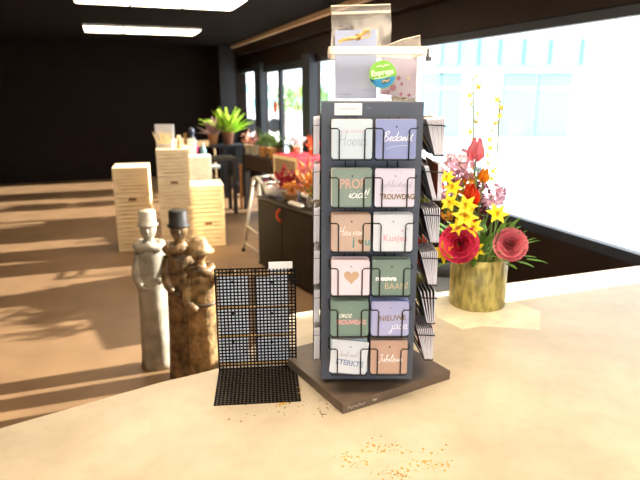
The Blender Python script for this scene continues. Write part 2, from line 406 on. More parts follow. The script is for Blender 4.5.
# small white maker's marks on the base front edge
mb = MB()
for x0, wd in ((.012, .05), (.085, .012)):
    pts = [(x0 + wd * i / 9, .0125 + .0042 * math.sin(i * 2.3) * (1.4 if i < 2 else .7)) for i in range(10)]
    mb.ribbon(pts, .0016)
mk = mb.build('mark', mat('mark_white', '#c9c4bd', vary=0), bs); mk.location = loc((fr.x, fr.y, ZK)) + Vector((math.sin(by), -math.cos(by), 0)) * .0012; mk.rotation_euler = (0, 0, by)
mb = MB(); mb.lathe([(.06, .026), (.06, .036), (.03, .038)], 24); mb.build('turntable', M_blk, stand)
t = .009
for nm, c, d in (('front_panel', (0, -TW / 2 + t / 2), (TW, t)), ('back_panel', (0, TW / 2 - t / 2), (TW, t)),
                 ('side_panel', (-TW / 2 + t / 2, 0), (t, TW - 2 * t)), ('side_panel', (TW / 2 - t / 2, 0), (t, TW - 2 * t))):
    mb = MB(); mb.box((c[0], c[1], (Z0 + Z1) / 2 - ZK), (d[0], d[1], Z1 - Z0)); mb.build(nm, M_panel, stand, bevel=.001)
mb = MB(); mb.box((0, 0, Z1 - ZK - .006), (TW - 2 * t - .001, TW - 2 * t - .001, .01)); mb.build('top_board', M_panel, stand)
mb = MB(); mb.box((0, 0, Z0 - ZK + .006), (TW - 2 * t - .001, TW - 2 * t - .001, .01)); mb.build('bottom_board', M_panel, stand)
q0, q1 = on_y(334.5, 103.2, TYF - .001), on_y(362, 115.2, TYF - .001)
mb = MB(); mb.box(loc(((q0.x + q1.x) / 2, TYF - .001, (q0.z + q1.z) / 2)), (q1.x - q0.x, .002, q0.z - q1.z)); tg = mb.build('price_tag', M_white, stand)
mb = MB(); cx0 = -.0215
mb.ribbon([(cx0 + .043 * i / 22, .0016 * math.sin(i * 1.9) + .0006 * math.sin(i * .7)) for i in range(23)], .0009)
o = mb.build('scribbled_text', mat('tag_ink', '#c98f96', vary=0), tg); o.location = loc(((q0.x + q1.x) / 2, TYF - .0022, (q0.z + q1.z) / 2 + .001))
mb = MB(); mb.ribbon([(0, 0), (.003, .002), (.006, -.001), (.009, .001)], .0012); o = mb.build('mark', mat('mark_grey', '#7d838d', vary=0), stand); o.location = loc(on_y(367, 108, TYF - .0004))

OUT = .055; ROWPX = (160, 208, 252.5, 296.5, 337, 375)
ZB = [on_y(350, y, TYF - OUT).z for y in ROWPX]
COLX = .0475; CW = .087; CH = .084; RISE = .85
FACE = {'front': (Vector((1, 0, 0)), Vector((0, -1, 0))), 'right': (Vector((0, 1, 0)), Vector((1, 0, 0))), 'left': (Vector((0, -1, 0)), Vector((-1, 0, 0)))}
def fp(face, a, o, z):             # face coords -> world
    X, N = FACE[face]; v = Vector((TX, TYC, 0)) + X * a + N * (TW / 2 + o); return Vector((v.x, v.y, z))
r = .0015
def pocket(face, a, zb, OUT, r=.0015):
    mb = MB(); w = COLX; i = .0275; zt = zb + .067; q = lambda aa, o, z: loc(fp(face, a + aa, o, z)); slot = OUT * .62
    for k in (-1, 1):
        mb.tube([q(k * w, .0, zt + .004), q(k * w, OUT * .92, zt + .002), q(k * (w - .003), OUT, zt), q(k * (i + .004), OUT, zt), q(k * i, OUT, zt - .004),
                 q(k * i, OUT, zb), q(k * i, OUT - .002, zb - .001), q(k * i, slot, zb - .0005), q(k * i, 0.001, zb + .06)], r, 6)
    mb.tube([q(-.042, 0, zb + .06), q(-.042, slot, zb), q(-.042, OUT - .002, zb), q(-.040, OUT, zb), q(.040, OUT, zb), q(.042, OUT - .002, zb), q(.042, slot, zb), q(.042, 0, zb + .06)], r, 6)
    mb.build('wire_pocket', M_blk, stand, smooth_=True)
LOUT = .02
for f, o in (('front', OUT), ('right', OUT), ('left', LOUT)):
    for a in (-COLX, COLX):
        for zb in ZB: pocket(f, a, zb, o, .0007 if f == 'left' else .0015)
        mb = MB()
        for k in (-.0115, .0115): mb.tube([loc(fp(f, a + k, .0015, ZB[-1] - .012)), loc(fp(f, a + k, .0015, ZB[0] + .09))], .0014, 6)
        mb.build('upright_wires', M_blk, stand, smooth_=True)

def card_mesh(m_face, w=CW, h=CH, t=.0007, cut=(.003, .003)):
    mb = MB(); c, d = cut; b = .003
    pts = [(-w / 2 + b, 0), (w / 2 - b, 0), (w / 2, b), (w / 2, h - d), (w / 2 - d, h), (-w / 2 + c, h), (-w / 2, h - c), (-w / 2, b)]
    mb.M = Matrix.Rotation(PI / 2, 4, 'X'); mb.prism(pts, -t / 2, t / 2)
    for f in mb.bm.faces: f.material_index = 0 if len(f.verts) > 4 else 1
    bmesh.ops.recalc_face_normals(mb.bm, faces=mb.bm.faces[:])
    me = bpy.data.meshes.new('card'); mb.bm.to_mesh(me); mb.bm.free(); me.materials.append(m_face); me.materials.append(M_edge); return me
def card_pose(face, a, ob, ot, zb, roll=0, turn=0):
    X, N = FACE[face]; p = fp(face, a, ob, zb)
    up = (Vector((0, 0, 1)) * CH + N * (ot - ob)).normalized(); X2 = X.copy(); Yin = up.cross(X2).normalized()
    if Yin.dot(N) > 0: Yin = -Yin
    X2 = Yin.cross(up).normalized()
    R = Matrix((X2, Yin, up)).transposed() @ Matrix.Rotation(roll, 3, 'Y') @ Matrix.Rotation(turn, 3, 'Z')
    return Matrix.Translation(p) @ R.to_4x4()
def put(o, M): o.location = M.translation; o.rotation_euler = M.to_euler()
def cm(hexa): return mat('card_' + hexa, '#' + hexa, .65, vary=.02)
INK = lambda h: mat('ink_' + h, '#' + h, .7, vary=0)
W, PK, GD, GY, BR = 'ffffff', 'd9a9a4', 'dcc096', '8d95a6', '8a6f45'
# label, paper colour, back papers, artwork
CARDS = [
 ('c9d7e2', ['e9ddcf', 'd8e0e6'], .006, 'pale grey blue card with grey script in top left pocket', 0),
 ('919bcb', ['f0ddd0', '8b95c4'], .006, 'periwinkle blue card with white script in top right pocket', 0),
 ('8b9c92', ['e5dcc8', '8b9c92'], .003, 'sage green card with pink PROF lettering in second left pocket', 0),
 ('ddd6e6', ['d5cee0'], .003, 'pale lilac card reading TROUWDAG in second right pocket', 0),
 ('cdb2a0', ['d9a88a', 'cfae97', 'c9a58d'], .004, 'tan card with small heart between letters in third left pocket', 0),
 ('dfe3ea', ['d2d6dd', 'd2d6dd', 'dfe3ea'], .004, 'off white card with pink lettering in third right pocket', 0),
 ('ecdde6', ['e9c6bd', 'e9d6dd', 'ecdde6'], .004, 'pale pink card with gold heart in fourth left pocket', .0),
 ('7e9388', ['6f857a', '7e9388', '7e9388'], .005, 'green card reading nieuwe in white in fourth right pocket', 0),
 ('7e9487', ['90a896', '7e9487', '70877a'], .006, 'green card with pink TROUWDAG lettering in fifth left pocket', 0),
 ('b4b4dc', ['7f97cf', '8ea3d4', '7f97cf', 'b4b4dc'], .006, 'lilac card reading NIEUWE in brown in fifth right pocket', 0),
 ('dfe4ec', ['bcd2de', 'ead9c0', 'bcd2de'], .005, 'tilted white card reading STERKTE in bottom left pocket', .1),
 ('cba894', ['9d8a82', 'a8948b', '9d8a82'], .005, 'peach card with white script in bottom right pocket', 0),
]
SHORT = ['grey blue script', 'periwinkle', 'sage green', 'lilac TROUWDAG', 'tan heart', 'off white', 'pink gold heart', 'green nieuwe', 'green and pink TROUWDAG', 'lilac NIEUWE', 'white STERKTE', 'peach']
def heart(mb, c, s, z=0):
    pts = []
    for i in range(28):
        t_ = 2 * PI * i / 28
        pts.append((c[0] + s * 16 * math.sin(t_) ** 3 / 17, z, c[1] + s * (13 * math.cos(t_) - 5 * math.cos(2 * t_) - 2 * math.cos(3 * t_) - math.cos(4 * t_)) / 17))
    mb.f([mb.v(p) for p in pts])
def art(i, root):
    y = -.0009; L = lambda b, s, c, x, z, **k: lettering(b, s, INK(c), root, (x, y, z), **k)
    S = lambda b, s, c, x, z, **k: script(b, s, INK(c), root, (x, y, z), **k)
    if i == 0: L('VAN HARTE', .0085, 'd8b3c0', 0, .058, spacing=1.15); S('Hoera', .026, '9aa3b0', .002, .036, slant=.1, width=.0011)
    if i == 1:
        S('Bedankt', .020, W, .004, .044, slant=.25); mb = MB(); mb.ribbon([(-.02, .022), (.0, .027), (.03, .029)], .0008); o = mb.build('flourish', INK('cfd3ee'), root); o.location = (0, y, 0)
    if i == 2: L('PROF', .029, 'd3ab9b', .001, .050, bold=.0007, squeeze=.82); S('iciat!', .022, W, .014, .026, slant=.25, width=.0017)
    if i == 3:
        S('gefeliciteerd', .0145, 'b4adc0', .003, .048, width=.0009); L('MET JULLIE', .006, 'c2bccb', .004, .036, spacing=1.1)
        L('TROUWDAG', .0165, BR, .006, .022, bold=.0005, squeeze=.78)
    if i == 4:
        S('Hou van', .0175, 'f7efe9', .0, .042, width=.0013); L('j', .026, '5f9c97', .006, .022, bold=.0006); L('u', .026, '6aa39e', .037, .022, bold=.0006)
        mb = MB(); heart(mb, (.022, .022), .0075); o = mb.build('heart', INK(BR), root); o.location = (0, y, 0)
    if i == 5:
        L('Kusjes', .020, 'e2b3bd', .006, .030, bold=.0004, spacing=1.05)
        for hx, hz, c in ((.022, .047, 'd9b9bf'), (.032, .052, 'b9c4cf')):
            mb = MB(); heart(mb, (hx, hz), .003); o = mb.build('heart', INK(c), root); o.location = (0, y, 0)
    if i == 6:
        mb = MB(); heart(mb, (.002, .044), .0185); o = mb.build('heart', INK('cdab8b'), root); o.location = (0, y, 0)
    if i == 7:
        L('nieuwe', .0165, W, -.012, .040, bold=.0007); L('BAAN', .021, GD, .010, .021, bold=-.0002, squeeze=.9); L('!', .021, 'd7b2a0', .037, .024)
    if i == 8: S('onze', .018, 'f0efe6', -.01, .05, width=.0014); L('TROUWDAG', .0155, 'dca6a2', .003, .033, bold=.0009, squeeze=.78)
    if i == 9: L('NIEUWE', .0185, BR, .006, .043, bold=.0002, squeeze=.9, roll=-.05); S('jaar', .023, W, .021, .023, width=.0013)
    if i == 10: S('heel veel', .013, 'b9b4bd', -.002, .047, width=.0009); L('STERKTE', .0185, '9aa6c9', .003, .027, bold=.0007, squeeze=.9, roll=.06)
    if i == 11: S('Jubileum', .0175, W, .003, .036, slant=.25)
for i, (paper, backs, step, label, roll) in enumerate(CARDS):
    row, c = divmod(i, 2); a = (-COLX, COLX)[c]; rnd = random.Random(50 + i)
    # the front card, against the outer wires
    ob = OUT - .003
    root = thing('greeting_card', label, 'greeting card', group='front cards on the tower')
    put(root, card_pose('front', a + rnd.uniform(-.001, .001) - (.004 if roll else 0), ob, ob - .004, ZB[row] + .0022, roll))
    o = bpy.data.objects.new('card_sheet', card_mesh(cm(paper), cut=(.004 if i in (3,) else .002, .005 if i in (5, 6, 7, 9) else .002))); COL.objects.link(o); o.parent = root
    mb = MB(); mb.M = Matrix.Translation((.001, -.0008, CH - .016)) @ Matrix.Rotation(PI / 2, 4, 'X'); mb.lathe([(.002, 0), (.0019, .0002)], 12)
    mb.build('punched_hole', INK('f4efdf' if i == 0 else '3c4048' if i in (1, 2, 4, 7, 11) else '9c9ca3'), root)
    art(i, root)
    me = None
    for k, pc in enumerate(backs):
        o_b = ob - .0025 * (k + 1); ot = ob - .004 - step * 1.9 * (k + 1)
        me = card_mesh(cm(pc), cut=(.002, .006 if k == len(backs) - 1 and i > 3 else .002))
        o = bpy.data.objects.new('greeting_card', me); COL.objects.link(o)
        put(o, card_pose('front', a + rnd.uniform(-.0015, .0015), o_b, max(.004, ot), ZB[row] + .003 + .0015 * k, roll * .2 * rnd.uniform(-1, .6)))
        tag(o, 'plain card tucked behind the %s card on the tower front' % SHORT[i], 'greeting card', 'cards behind the %s card' % SHORT[i])
# side pockets on the right: cards seen edge on
RC = [('d8d3da', 9, .0052), ('8a4b2c', 6, .008), ('3a2c34', 8, .0056), ('8a5a62', 9, .005), ('4b5a3c', 5, .0045), ('a8222a', 9, .005)]
nth = ['top', 'second', 'third', 'fourth', 'fifth', 'bottom']
FARC = ['d8b24a', '6b4a36', 'b9c24a', 'e2734a', 'a9b53c', '8a5a62']
for row, (pc, n, sp) in enumerate(RC):
    me = card_mesh(cm(pc), t=.0027)
    for k in range(n):
        o_b = OUT - .003 - k * (.019 / n); ot = OUT - .004 - k * (.044 / n)
        m2 = me
        if row == 1:
            m2 = card_mesh(cm('9c4a24' if k in (1, 2) else 'b9b4bc'), t=.003); ot = OUT - .004 - [0, .004, .007, .033, .036, .040][k]
        o = bpy.data.objects.new('greeting_card', m2); COL.objects.link(o)
        put(o, card_pose('right', -COLX + random.uniform(-.002, .002), o_b, max(.003, ot), ZB[row] + .002, 0))
        tag(o, 'card seen edge on in the %s side pocket right of the tower' % nth[row], 'greeting card', 'cards in the %s right side pocket' % nth[row])
    me = card_mesh(cm(FARC[row]), t=.0017)
    for k in range(3):
        o = bpy.data.objects.new('greeting_card', me); COL.objects.link(o)
        put(o, card_pose('right', COLX, OUT - .006 - k * .006, OUT - .008 - k * .014, ZB[row] + .002, 0))
        tag(o, 'card glimpsed in the far %s side pocket right of the tower' % nth[row], 'greeting card', 'cards in the far %s right side pocket' % nth[row])
for row, pc in enumerate(('c8c3cd', 'cfccd6', 'c3bcc2', 'd8d8e2', 'cfcfd8', 'c2ccd8')):
    me = card_mesh(cm(pc), t=.003)
    for k in range(4):
        o_b = LOUT - .003 - k * .0036; o = bpy.data.objects.new('greeting_card', me); COL.objects.link(o)
        put(o, card_pose('left', COLX + random.uniform(-.001, .001), max(o_b, .004), max(.003, o_b - .001), ZB[row] + .002 + k * .0006))
        tag(o, 'pale card edge in the %s side pocket left of the tower' % nth[row], 'greeting card', 'cards in the %s left side pocket' % nth[row])

# ------------------------------------------------------------------ tub on top of the tower
M_tub = clear('frosted_plastic', '#ffffff', .14, .25, body='#fff0d8', gloss=.05)
M_rim = clear('tub_rim_plastic', '#fff6e8', .8, .3, body='#fff3e0', gloss=.05)
M_film = clear('clear_film', '#fffdfa', .27, .12, body='#f5ece2', gloss=.10)
TZ = Z1 + .0005; ty = TYF + .012
xl, xr = on_y(333, 101, ty).x, on_y(420.5, 101, ty).x; tl, tr = on_y(327, 48, ty).x, on_y(423.5, 48, ty).x
zr = on_y(370, 46.5, ty).z; TXC = (xl + xr) / 2; bw = (xr - xl) / 2; tw = (tr - tl) / 2; TD = .15; TYM = ty + TD / 2
tub = thing('storage_tub', 'clear frosted plastic tub holding cards on top of tower', 'tub', (TXC, TYM, TZ))
Ht = zr - TZ
def rr(hw, hd, z, c=.012, n=4):
    P_ = []
    for sx, sy, a0 in ((1, -1, -PI / 2), (1, 1, 0), (-1, 1, PI / 2), (-1, -1, PI)):
        for k in range(n + 1):
            a = a0 + PI / 2 * k / n; P_.append((sx * (hw - c) + c * math.cos(a), sy * (hd - c) + c * math.sin(a), z))
    return P_
mb = MB(); mb.loft([rr(bw - .004, TD / 2 - .004, .0), rr(bw, TD / 2, .004), rr(tw - .003, TD / 2 + .003, Ht - .004)], cap=False)
mb.f([mb.v(p) for p in rr(bw - .004, TD / 2 - .004, .0)]); mb.build('tub_body', M_tub, tub, smooth_=True)
mb = MB(); mb.loft([rr(tw - .004, TD / 2 + .002, Ht - .017), rr(tw + .003, TD / 2 + .009, Ht - .016), rr(tw + .003, TD / 2 + .009, Ht), rr(tw - .004, TD / 2 + .002, Ht), rr(tw - .004, TD / 2 + .002, Ht - .017)], cap=False); mb.build('rim', mat('tub_rim', '#fbf0dd', .4, vary=.02), tub)
q = on_y(426, 59.5, TYM); mb = MB(); mb.box((q.x - TXC + .000, -.03, q.z - TZ), (.01, .02, .009)); mb.box((q.x - TXC - .002, -.03, q.z - TZ + .012), (.004, .012, .02)); mb.build('clip', mat('clip_grey', '#5a5550'), tub)
c = on_y(382.5, 74.5, ty - .004); rs = .0297
st = MB(); st.M = Matrix.Translation((c.x - TXC, c.y - TYM - .0025, c.z - TZ)) @ Matrix.Rotation(PI / 2 - .03, 4, 'X')
st.lathe([(rs, 0), (rs, .0006)], 40); stk = st.build('round_sticker', mat('sticker_green', '#86c440', .4, vary=0), tub)
mb = MB(); pts = [(rs * .96 * math.cos(a), rs * .96 * math.sin(a)) for a in [math.radians(-165 + i * 150 / 24) for i in range(25)]] + [(rs * .93, -.003), (.0, -.009), (-rs * .93, -.012)]
mb.f([mb.v((x, 0, z)) for x, z in pts]); o = mb.build('blue_field', mat('sticker_blue', '#2b8fc4', .4, vary=0), stk); o.location = (c.x - TXC, c.y - TYM - .0045, c.z - TZ)
mb = MB(); mb.ell((0, 0, 0), (.011, .0003, .005), 16, Matrix.Rotation(-.35, 3, 'Y')); o = mb.build('badge', mat('sticker_dark', '#3c6d6b', vary=0), stk); o.location = (c.x - TXC + .007, c.y - TYM - .0062, c.z - TZ - .014)
mb = MB(); mb.ribbon([(-.008, -.003), (-.003, .002), (.002, -.001), (.008, .004)], .0022); o = mb.build('badge_mark', mat('badge_tan', '#d6b48a', vary=0), stk); o.location = (c.x - TXC + .007, c.y - TYM - .0068, c.z - TZ - .014)
lettering('Express', .0165, mat('sticker_text', '#fdfbe0', vary=0), stk, (c.x - TXC - .001, c.y - TYM - .0055, c.z - TZ + .004), bold=.0004, roll=-.13, squeeze=.95)
mb = MB(); mb.ribbon([(-.013, .0), (-.007, .003), (.0, .001), (.007, .005), (.013, .004)], .0028); o = mb.build('scribbled_text', mat('sticker_cream', '#d8ecc0', vary=0), stk); o.location = (c.x - TXC, c.y - TYM - .005, c.z - TZ + .0155)
mb = MB(); mb.ribbon([(-.018, 0), (-.006, .001), (.006, .004), (.018, .008)], .0022); o = mb.build('scribbled_text', mat('sticker_cream', '#d8ecc0', vary=0), stk); o.location = (c.x - TXC, c.y - TYM - .005, c.z - TZ - .0085)
# the cards and bags inside
def sheet_between(name, m, Y0, Y1, px, parent=None, t=.001, label=None, cat=None, group=None, smooth_=False):
    """a thin sheet leaning from depth Y0 at its foot to Y1 at its head; px are its corners' sight lines"""
    ys = [y for _, y in px]; lo, hi = max(ys), min(ys)
    mb = MB(); pts = [on_y(x, y, Y0 + (Y1 - Y0) * (lo - y) / (lo - hi)) for x, y in px]
    o0 = sum(pts, Vector()) / len(pts); o0.z = min(p.z for p in pts)
    a = [mb.v(p - o0) for p in pts]; b = [mb.v(p - o0 + Vector((0, t, 0))) for p in pts]; n = len(a)
    mb.f(a); mb.f(b[::-1])
    for i in range(n): mb.f([a[i], a[(i + 1) % n], b[(i + 1) % n], b[i]])
    o = mb.build(name, m, None); o.location = o0
    if label: tag(o, label, cat, group)
    return o, o0
bot = on_y(350, 99.6, ty + .02).z
o, o0 = sheet_between('greeting_card', mat('lavender_card', '#9fa9c6', .7, vary=.03), ty + .016, ty + .03, [(335, 98.8), (376.5, 98.8), (376.5, 29.5), (335, 30.5)], label='tall pale lavender card standing at the left inside the tub', cat='greeting card')
mb = MB()
for x0, y0, w_ in ((339, 94.5, .028), (362, 90, .018)):
    p = on_y(x0, y0, ty + .0155) - o0; mb.ribbon([(p.x + w_ * i / 6, p.z + .0008 * math.sin(i * 2)) for i in range(7)], .0012)
ink = mb.build('scribbled_text', mat('card_ink_grey', '#727d92', vary=0), o); ink.location = (0, ty + .0165 - o0.y - .0015, 0)
o, o0 = sheet_between('greeting_card', mat('mauve_print', '#a297a8', .7, vary=.05), ty + .02, ty + .036, [(380, 94), (415, 98.5), (417.5, 59), (381.5, 57)], label='mauve card with pink flower print at the right inside the tub', cat='greeting card')
for x, y, r_, c_ in ((399, 78, .005, 'a5506f'), (393, 88, .0075, 'b55a76'), (409, 78, .0035, 'e9cfa8'), (388, 92, .0045, 'a04a6a'), (402, 84, .0035, '8f5478'), (384, 93, .004, 'b8647e'), (401, 94, .004, 'a5506f'), (409, 95, .0035, '95496a')):
    p = on_y(x, y, ty + .019) - o0; mb = MB()
    for k in range(5):
        a = k * 2 * PI / 5; mb.f([mb.v((p.x + r_ * .55 * math.cos(a) + r_ * .5 * math.cos(b_), 0, p.z + r_ * .55 * math.sin(a) + r_ * .5 * math.sin(b_))) for b_ in [j * PI / 4 for j in range(8)]])
    f_ = mb.build('printed_flower', INK(c_), o); f_.location = (0, (ty + .02 + .016 * (98.5 - y) / 41.5) - o0.y - .0012, 0)
bag = thing('zip_bag', 'clear zip bag standing up in the tub around a card', 'plastic bag', (on_y(361, 60, ty + .06).x, ty + .05, bot))
def bagp(x, y, Y): return on_y(x, y, Y) - bag.location
mb = MB(); rows = []
for j in range(9):
    y = 99 - (99 - 5) * j / 8; row = []
    for i in range(7):
        x = 331 + 60 * i / 6 + .5 * math.sin(j * 1.3 + i); row.append(bagp(x, y - .8 * (i / 6 - .5), ty + .045 + .02 * j / 8 + .0015 * math.sin(i * 2 + j)))
    rows.append(row)
mb.loft(rows, closed=False); mb.build('film', M_film, bag, smooth_=True)
mb = MB()
mb.tube([bagp(332, 13.5, ty + .062), bagp(361, 12.6, ty + .062), bagp(390.5, 11.6, ty + .062)], .0026, 6); mb.build('zip_strip', M_rim, bag)
mb = MB(); mb.tube([bagp(331, 6, ty + .064), bagp(361, 5.2, ty + .064), bagp(390.5, 4.4, ty + .064)], .0013, 6); mb.build('top_seam', M_rim, bag)
# raffia bundle resting on the tub rim
rf = thing('raffia_bundle', 'small knotted bundle of natural raffia resting on tub rim', 'raffia', on_y(354, 38, ty - .002))
mb = MB(); rnd = random.Random(3)
for k in range(16):
    oy = rnd.uniform(-.005, .003)
    pts = [on_y(x + rnd.uniform(-1, 1), y + rnd.uniform(-1.6, 1.6) , ty - .002 + oy) - rf.location for x, y in ((339, 42), (344, 39.5), (350, 38.8), (356, 37.5), (362, 34.5), (367, 32))]
    mb.tube([Vector(p) for p in smooth([tuple(p) for p in pts], 3)], .0010, 5)
for k in range(6):
    pts = [on_y(x + rnd.uniform(-.7, .7), y + rnd.uniform(-.7, .7), ty - .003 + rnd.uniform(-.004, .002)) - rf.location for x, y in ((358, 37), (364, 31), (369, 31), (369, 36), (363, 38), (358, 37))]
    mb.tube([Vector(p) for p in smooth([tuple(p) for p in pts], 3)], .0010, 5)
mb.build('strands', mat('raffia', '#d9b877', .8, vary=.2), rf, smooth_=True)
mb = MB()
for k in range(5):
    pts = []
    for j in range(9):
        a = 2 * PI * j / 8; pts.append(on_y(357 + k * .6 + 1.2 * math.cos(a), 37 + 3.2 * math.sin(a), ty - .002 - .006 * math.cos(a)) - rf.location)
    mb.tube(pts, .0009, 5)
mb.build('knot', mat('raffia_dark', '#b58f4f', .8), rf)
o, o0 = sheet_between('cellophane_sleeve', M_film, ty + .075, ty + .085, [(376, 52), (420, 52), (421, 47), (420.3, 35), (402, 40), (382, 47)], label='crumpled clear sleeve sticking up from the right of the tub', cat='plastic sleeve')
mb = MB(); mb.tube([on_y(384, 46.5, ty + .084) - o0, on_y(402, 39.5, ty + .084) - o0, on_y(420, 35.3, ty + .084) - o0], .001, 5); mb.build('folded_edge', M_rim, o)

# ------------------------------------------------------------------ perforated metal stand with cards
bl0, br0 = on_z(219, 370, ZK), on_z(294.5, 366.5, ZK)
dv = (br0 - bl0); PWD = dv.length + .006; pa = math.atan2(dv.y, dv.x)
HP = .287; DP = .186
ps = thing('perforated_stand', 'black perforated metal L shaped card stand on the counter', 'card stand', (bl0.x, bl0.y, ZK + .0005), pa)
M_perf = mat('perforated_black', '#0d0b0b', .6, vary=.2, scale=40, spec=.12)
def perf(name, W_, H_, nx, ny, plane, bar=.0037, parent=None):
    mb = MB(); t_ = .0012
    def bx(u0, u1, v0, v1, tt):
        if plane == 'v': mb.box(((u0 + u1) / 2, 0, (v0 + v1) / 2), (u1 - u0, tt, v1 - v0))
        else: mb.box(((u0 + u1) / 2, -(v0 + v1) / 2, t_ / 2), (u1 - u0, v1 - v0, tt))
    for i in range(nx + 1):
        u = (W_ - bar) * i / nx; bx(u, u + bar, 0, H_, t_)
    for j in range(ny + 1):
        v_ = (H_ - bar) * j / ny; bx(0, W_, v_, v_ + bar, t_ * .98)
    return mb.build(name, M_perf, parent)
perf('upright_panel', PWD, HP, 22, 31, 'v', parent=ps)
fp_ = perf('foot_plate', PWD, DP, 22, 20, 'h', bar=.0052, parent=ps)
mb = MB(); mb.box((PWD / 2, .0, .001), (PWD, .003, .003)); 
mb.box((.001, 0, HP / 2), (.003, .004, HP)); mb.box((PWD - .001, 0, HP / 2), (.003, .004, HP)); mb.build('edge_fold', M_perf, ps)
def onpanel(x, y): # image point -> panel coords
    d = ray(x, y); n = Vector((-math.sin(pa), math.cos(pa), 0)); o = bl0; t_ = o.dot(n) / d.dot(n); q = d * t_ - Vector((o.x, o.y, 0)); return q.dot(Vector((math.cos(pa), math.sin(pa), 0))), EYE + (d * t_).z - ZK
M_ledge = mat('ledge_gold', '#e2b56a', .5, vary=.1)
M_bc = mat('blue_grey_card', '#eef3fb', .7, vary=.05, scale=20)
cardrows = ((277.5, 305.5), (309.5, 333.5), (338.5, 361)); cardcols = ((217.5, 249), (256.5, 289))
lr = ['top', 'middle', 'bottom']; lc = ['left', 'right']
for y in (275, 307.5, 336, 363.5):
    z = onpanel(253, y)[1]; mb = MB(); mb.box((PWD / 2, .0030, z), (PWD - .012, .0036, .005)); mb.build('card_ledge', M_ledge, ps)
mb = MB(); mb.box((PWD / 2, .0075, HP / 2), (.010, .004, HP * .97)); mb.build('centre_strip', mat('strip_brown', '#5a4330'), ps)
for i, (y0, y1) in enumerate(cardrows):
    for j, (x0, x1) in enumerate(cardcols):
        u0, z1 = onpanel(x0, y0); u1, z0 = onpanel(x1, y1); u0 += .002 * i * (1 - j) ; 
        g = thing('hanging_card', 'blue grey card behind the mesh stand, %s row %s column' % (lr[i], lc[j]), 'greeting card', group='cards behind the mesh stand')
        R = Matrix.Rotation(pa, 4, 'Z'); g.location = Vector((bl0.x, bl0.y, ZK)) + R.to_3x3() @ Vector(((u0 + u1) / 2, .0026, z0)); g.rotation_euler = (0, 0, pa)
        mb = MB(); mb.box((0, 0, (z1 - z0) / 2), (u1 - u0, .002, z1 - z0)); mb.build('card_sheet', M_bc, g)
        mb = MB(); mb.M = Matrix.Translation((-.002, -.0011, (z1 - z0) * .82)) @ Matrix.Rotation(PI / 2, 4, 'X'); mb.lathe([(.0042, 0), (.004, .0002)], 14); mb.build('punched_hole', M_blk, g)
# white tag folded over the stand's top edge
u0, z1 = onpanel(268.5, 264); u1, _ = onpanel(292.3, 264)
g = thing('folded_tag', 'blank white paper tag folded over the mesh stand top right', 'tag'); g.location = Vector((bl0.x, bl0.y, ZK)) + Matrix.Rotation(pa, 3, 'Z') @ Vector(((u0 + u1) / 2, 0, HP)); g.rotation_euler = (0, 0, pa)
mb = MB(); w_ = (u1 - u0) / 2
mb.loft([[(-w_, -.0022, -.003), (w_, -.0022, -.003)], [(-w_, -.002, .014), (w_, -.002, .014)], [(-w_, 0, .0155), (w_, 0, .0155)], [(-w_, .002, .014), (w_, .002, .014)], [(-w_ * 1.0, .003, -.028), (w_ * .4, .003, -.034)]], closed=False)
mb.build('paper', M_white, g)
# crumbs and flakes on the counter
def litter(name, label, cat, pts, m, n, size, seed):
    mb = MB(); rnd = random.Random(seed)
    for _ in range(n):
        x, y, sx, sy = rnd.choice(pts); p = on_z(x + rnd.gauss(0, sx), y + rnd.gauss(0, sy), ZK); s_ = size * rnd.uniform(.4, 1.3); a = rnd.uniform(0, PI)
        mb.box((p.x, p.y, ZK + s_ * .15), (s_, s_ * rnd.uniform(.25, .7), s_ * .28), a)
    o = mb.build(name, m); tag(o, label, cat, kind='stuff'); return o
litter('soil_crumbs', 'brown soil crumbs scattered on counter before the mesh stand', 'crumbs', [(252, 416, 12, 3), (285, 405, 8, 4), (300, 395, 3, 8), (325, 415, 5, 6), (280, 380, 8, 9), (240, 385, 12, 9)], mat('crumb_brown', '#7a5a34', .9, vary=.4), 90, .0035, 1)
litter('dry_flakes', 'pale golden dry flakes on the counter front right', 'crumbs', [(385, 448, 16, 4), (432, 462, 14, 6), (355, 462, 10, 6), (282, 403, 3, 1.5), (400, 475, 12, 4)], mat('flake_gold', '#d9a94e', .9, vary=.3), 200, .0045, 2)
p = on_z(299, 391, ZK)
mb = MB(); mb.tube([(p.x + .008 * math.cos(a) - .004, p.y + .016 * math.sin(a), ZK + .0015) for a in [(-1.3 + 2.9 * i / 10) for i in range(11)]], .0012, 5); tag(mb.build('wood_curl', mat('curl', '#c79b58')), 'thin curled wood shaving right of the mesh stand', 'shaving')

# ------------------------------------------------------------------ vase with flowers
vc = Vector((.562, 1.93, ZK + .0005)); VR = .098; VH = .178
M_vase = mat('vase_gold', '#b5a661', .35, metal=.2, vary=.4, scale=60, bump=.6, stretch=(1, 1, .35))
va = thing('flower_vase', 'olive gold textured round vase full of flowers on counter', 'vase', vc)
mb = MB(); mb.lathe([(VR * .98, 0), (VR, .006), (VR, VH * .5), (VR, VH), (VR - .005, VH), (VR - .006, .02), (.002, .015)], 48, wob=.006, n=24); mb.build('vessel', M_vase, va, smooth_=True)
M_stem = mat('stem_green', '#5d7a35', .7); M_leaf = mat('leaf_green', '#5f8a2f', .6, vary=.3)
M_yel = mat('petal_yellow', '#f6d51c', .5, vary=.12); M_red = mat('petal_crimson', '#f2486c', .5, vary=.2); M_or = mat('petal_orange', '#e8441a', .5, vary=.2)
M_pink = mat('petal_pink', '#f78f9b', .5, vary=.15); M_lil = mat('petal_lilac', '#d6a9c2', .6, vary=.2); M_mar = mat('petal_maroon', '#5d1c2c', .6, vary=.2); M_och = mat('petal_ochre', '#c98a1c', .6, vary=.2); M_tl = mat('petal_teal', '#79b5c9', .6)
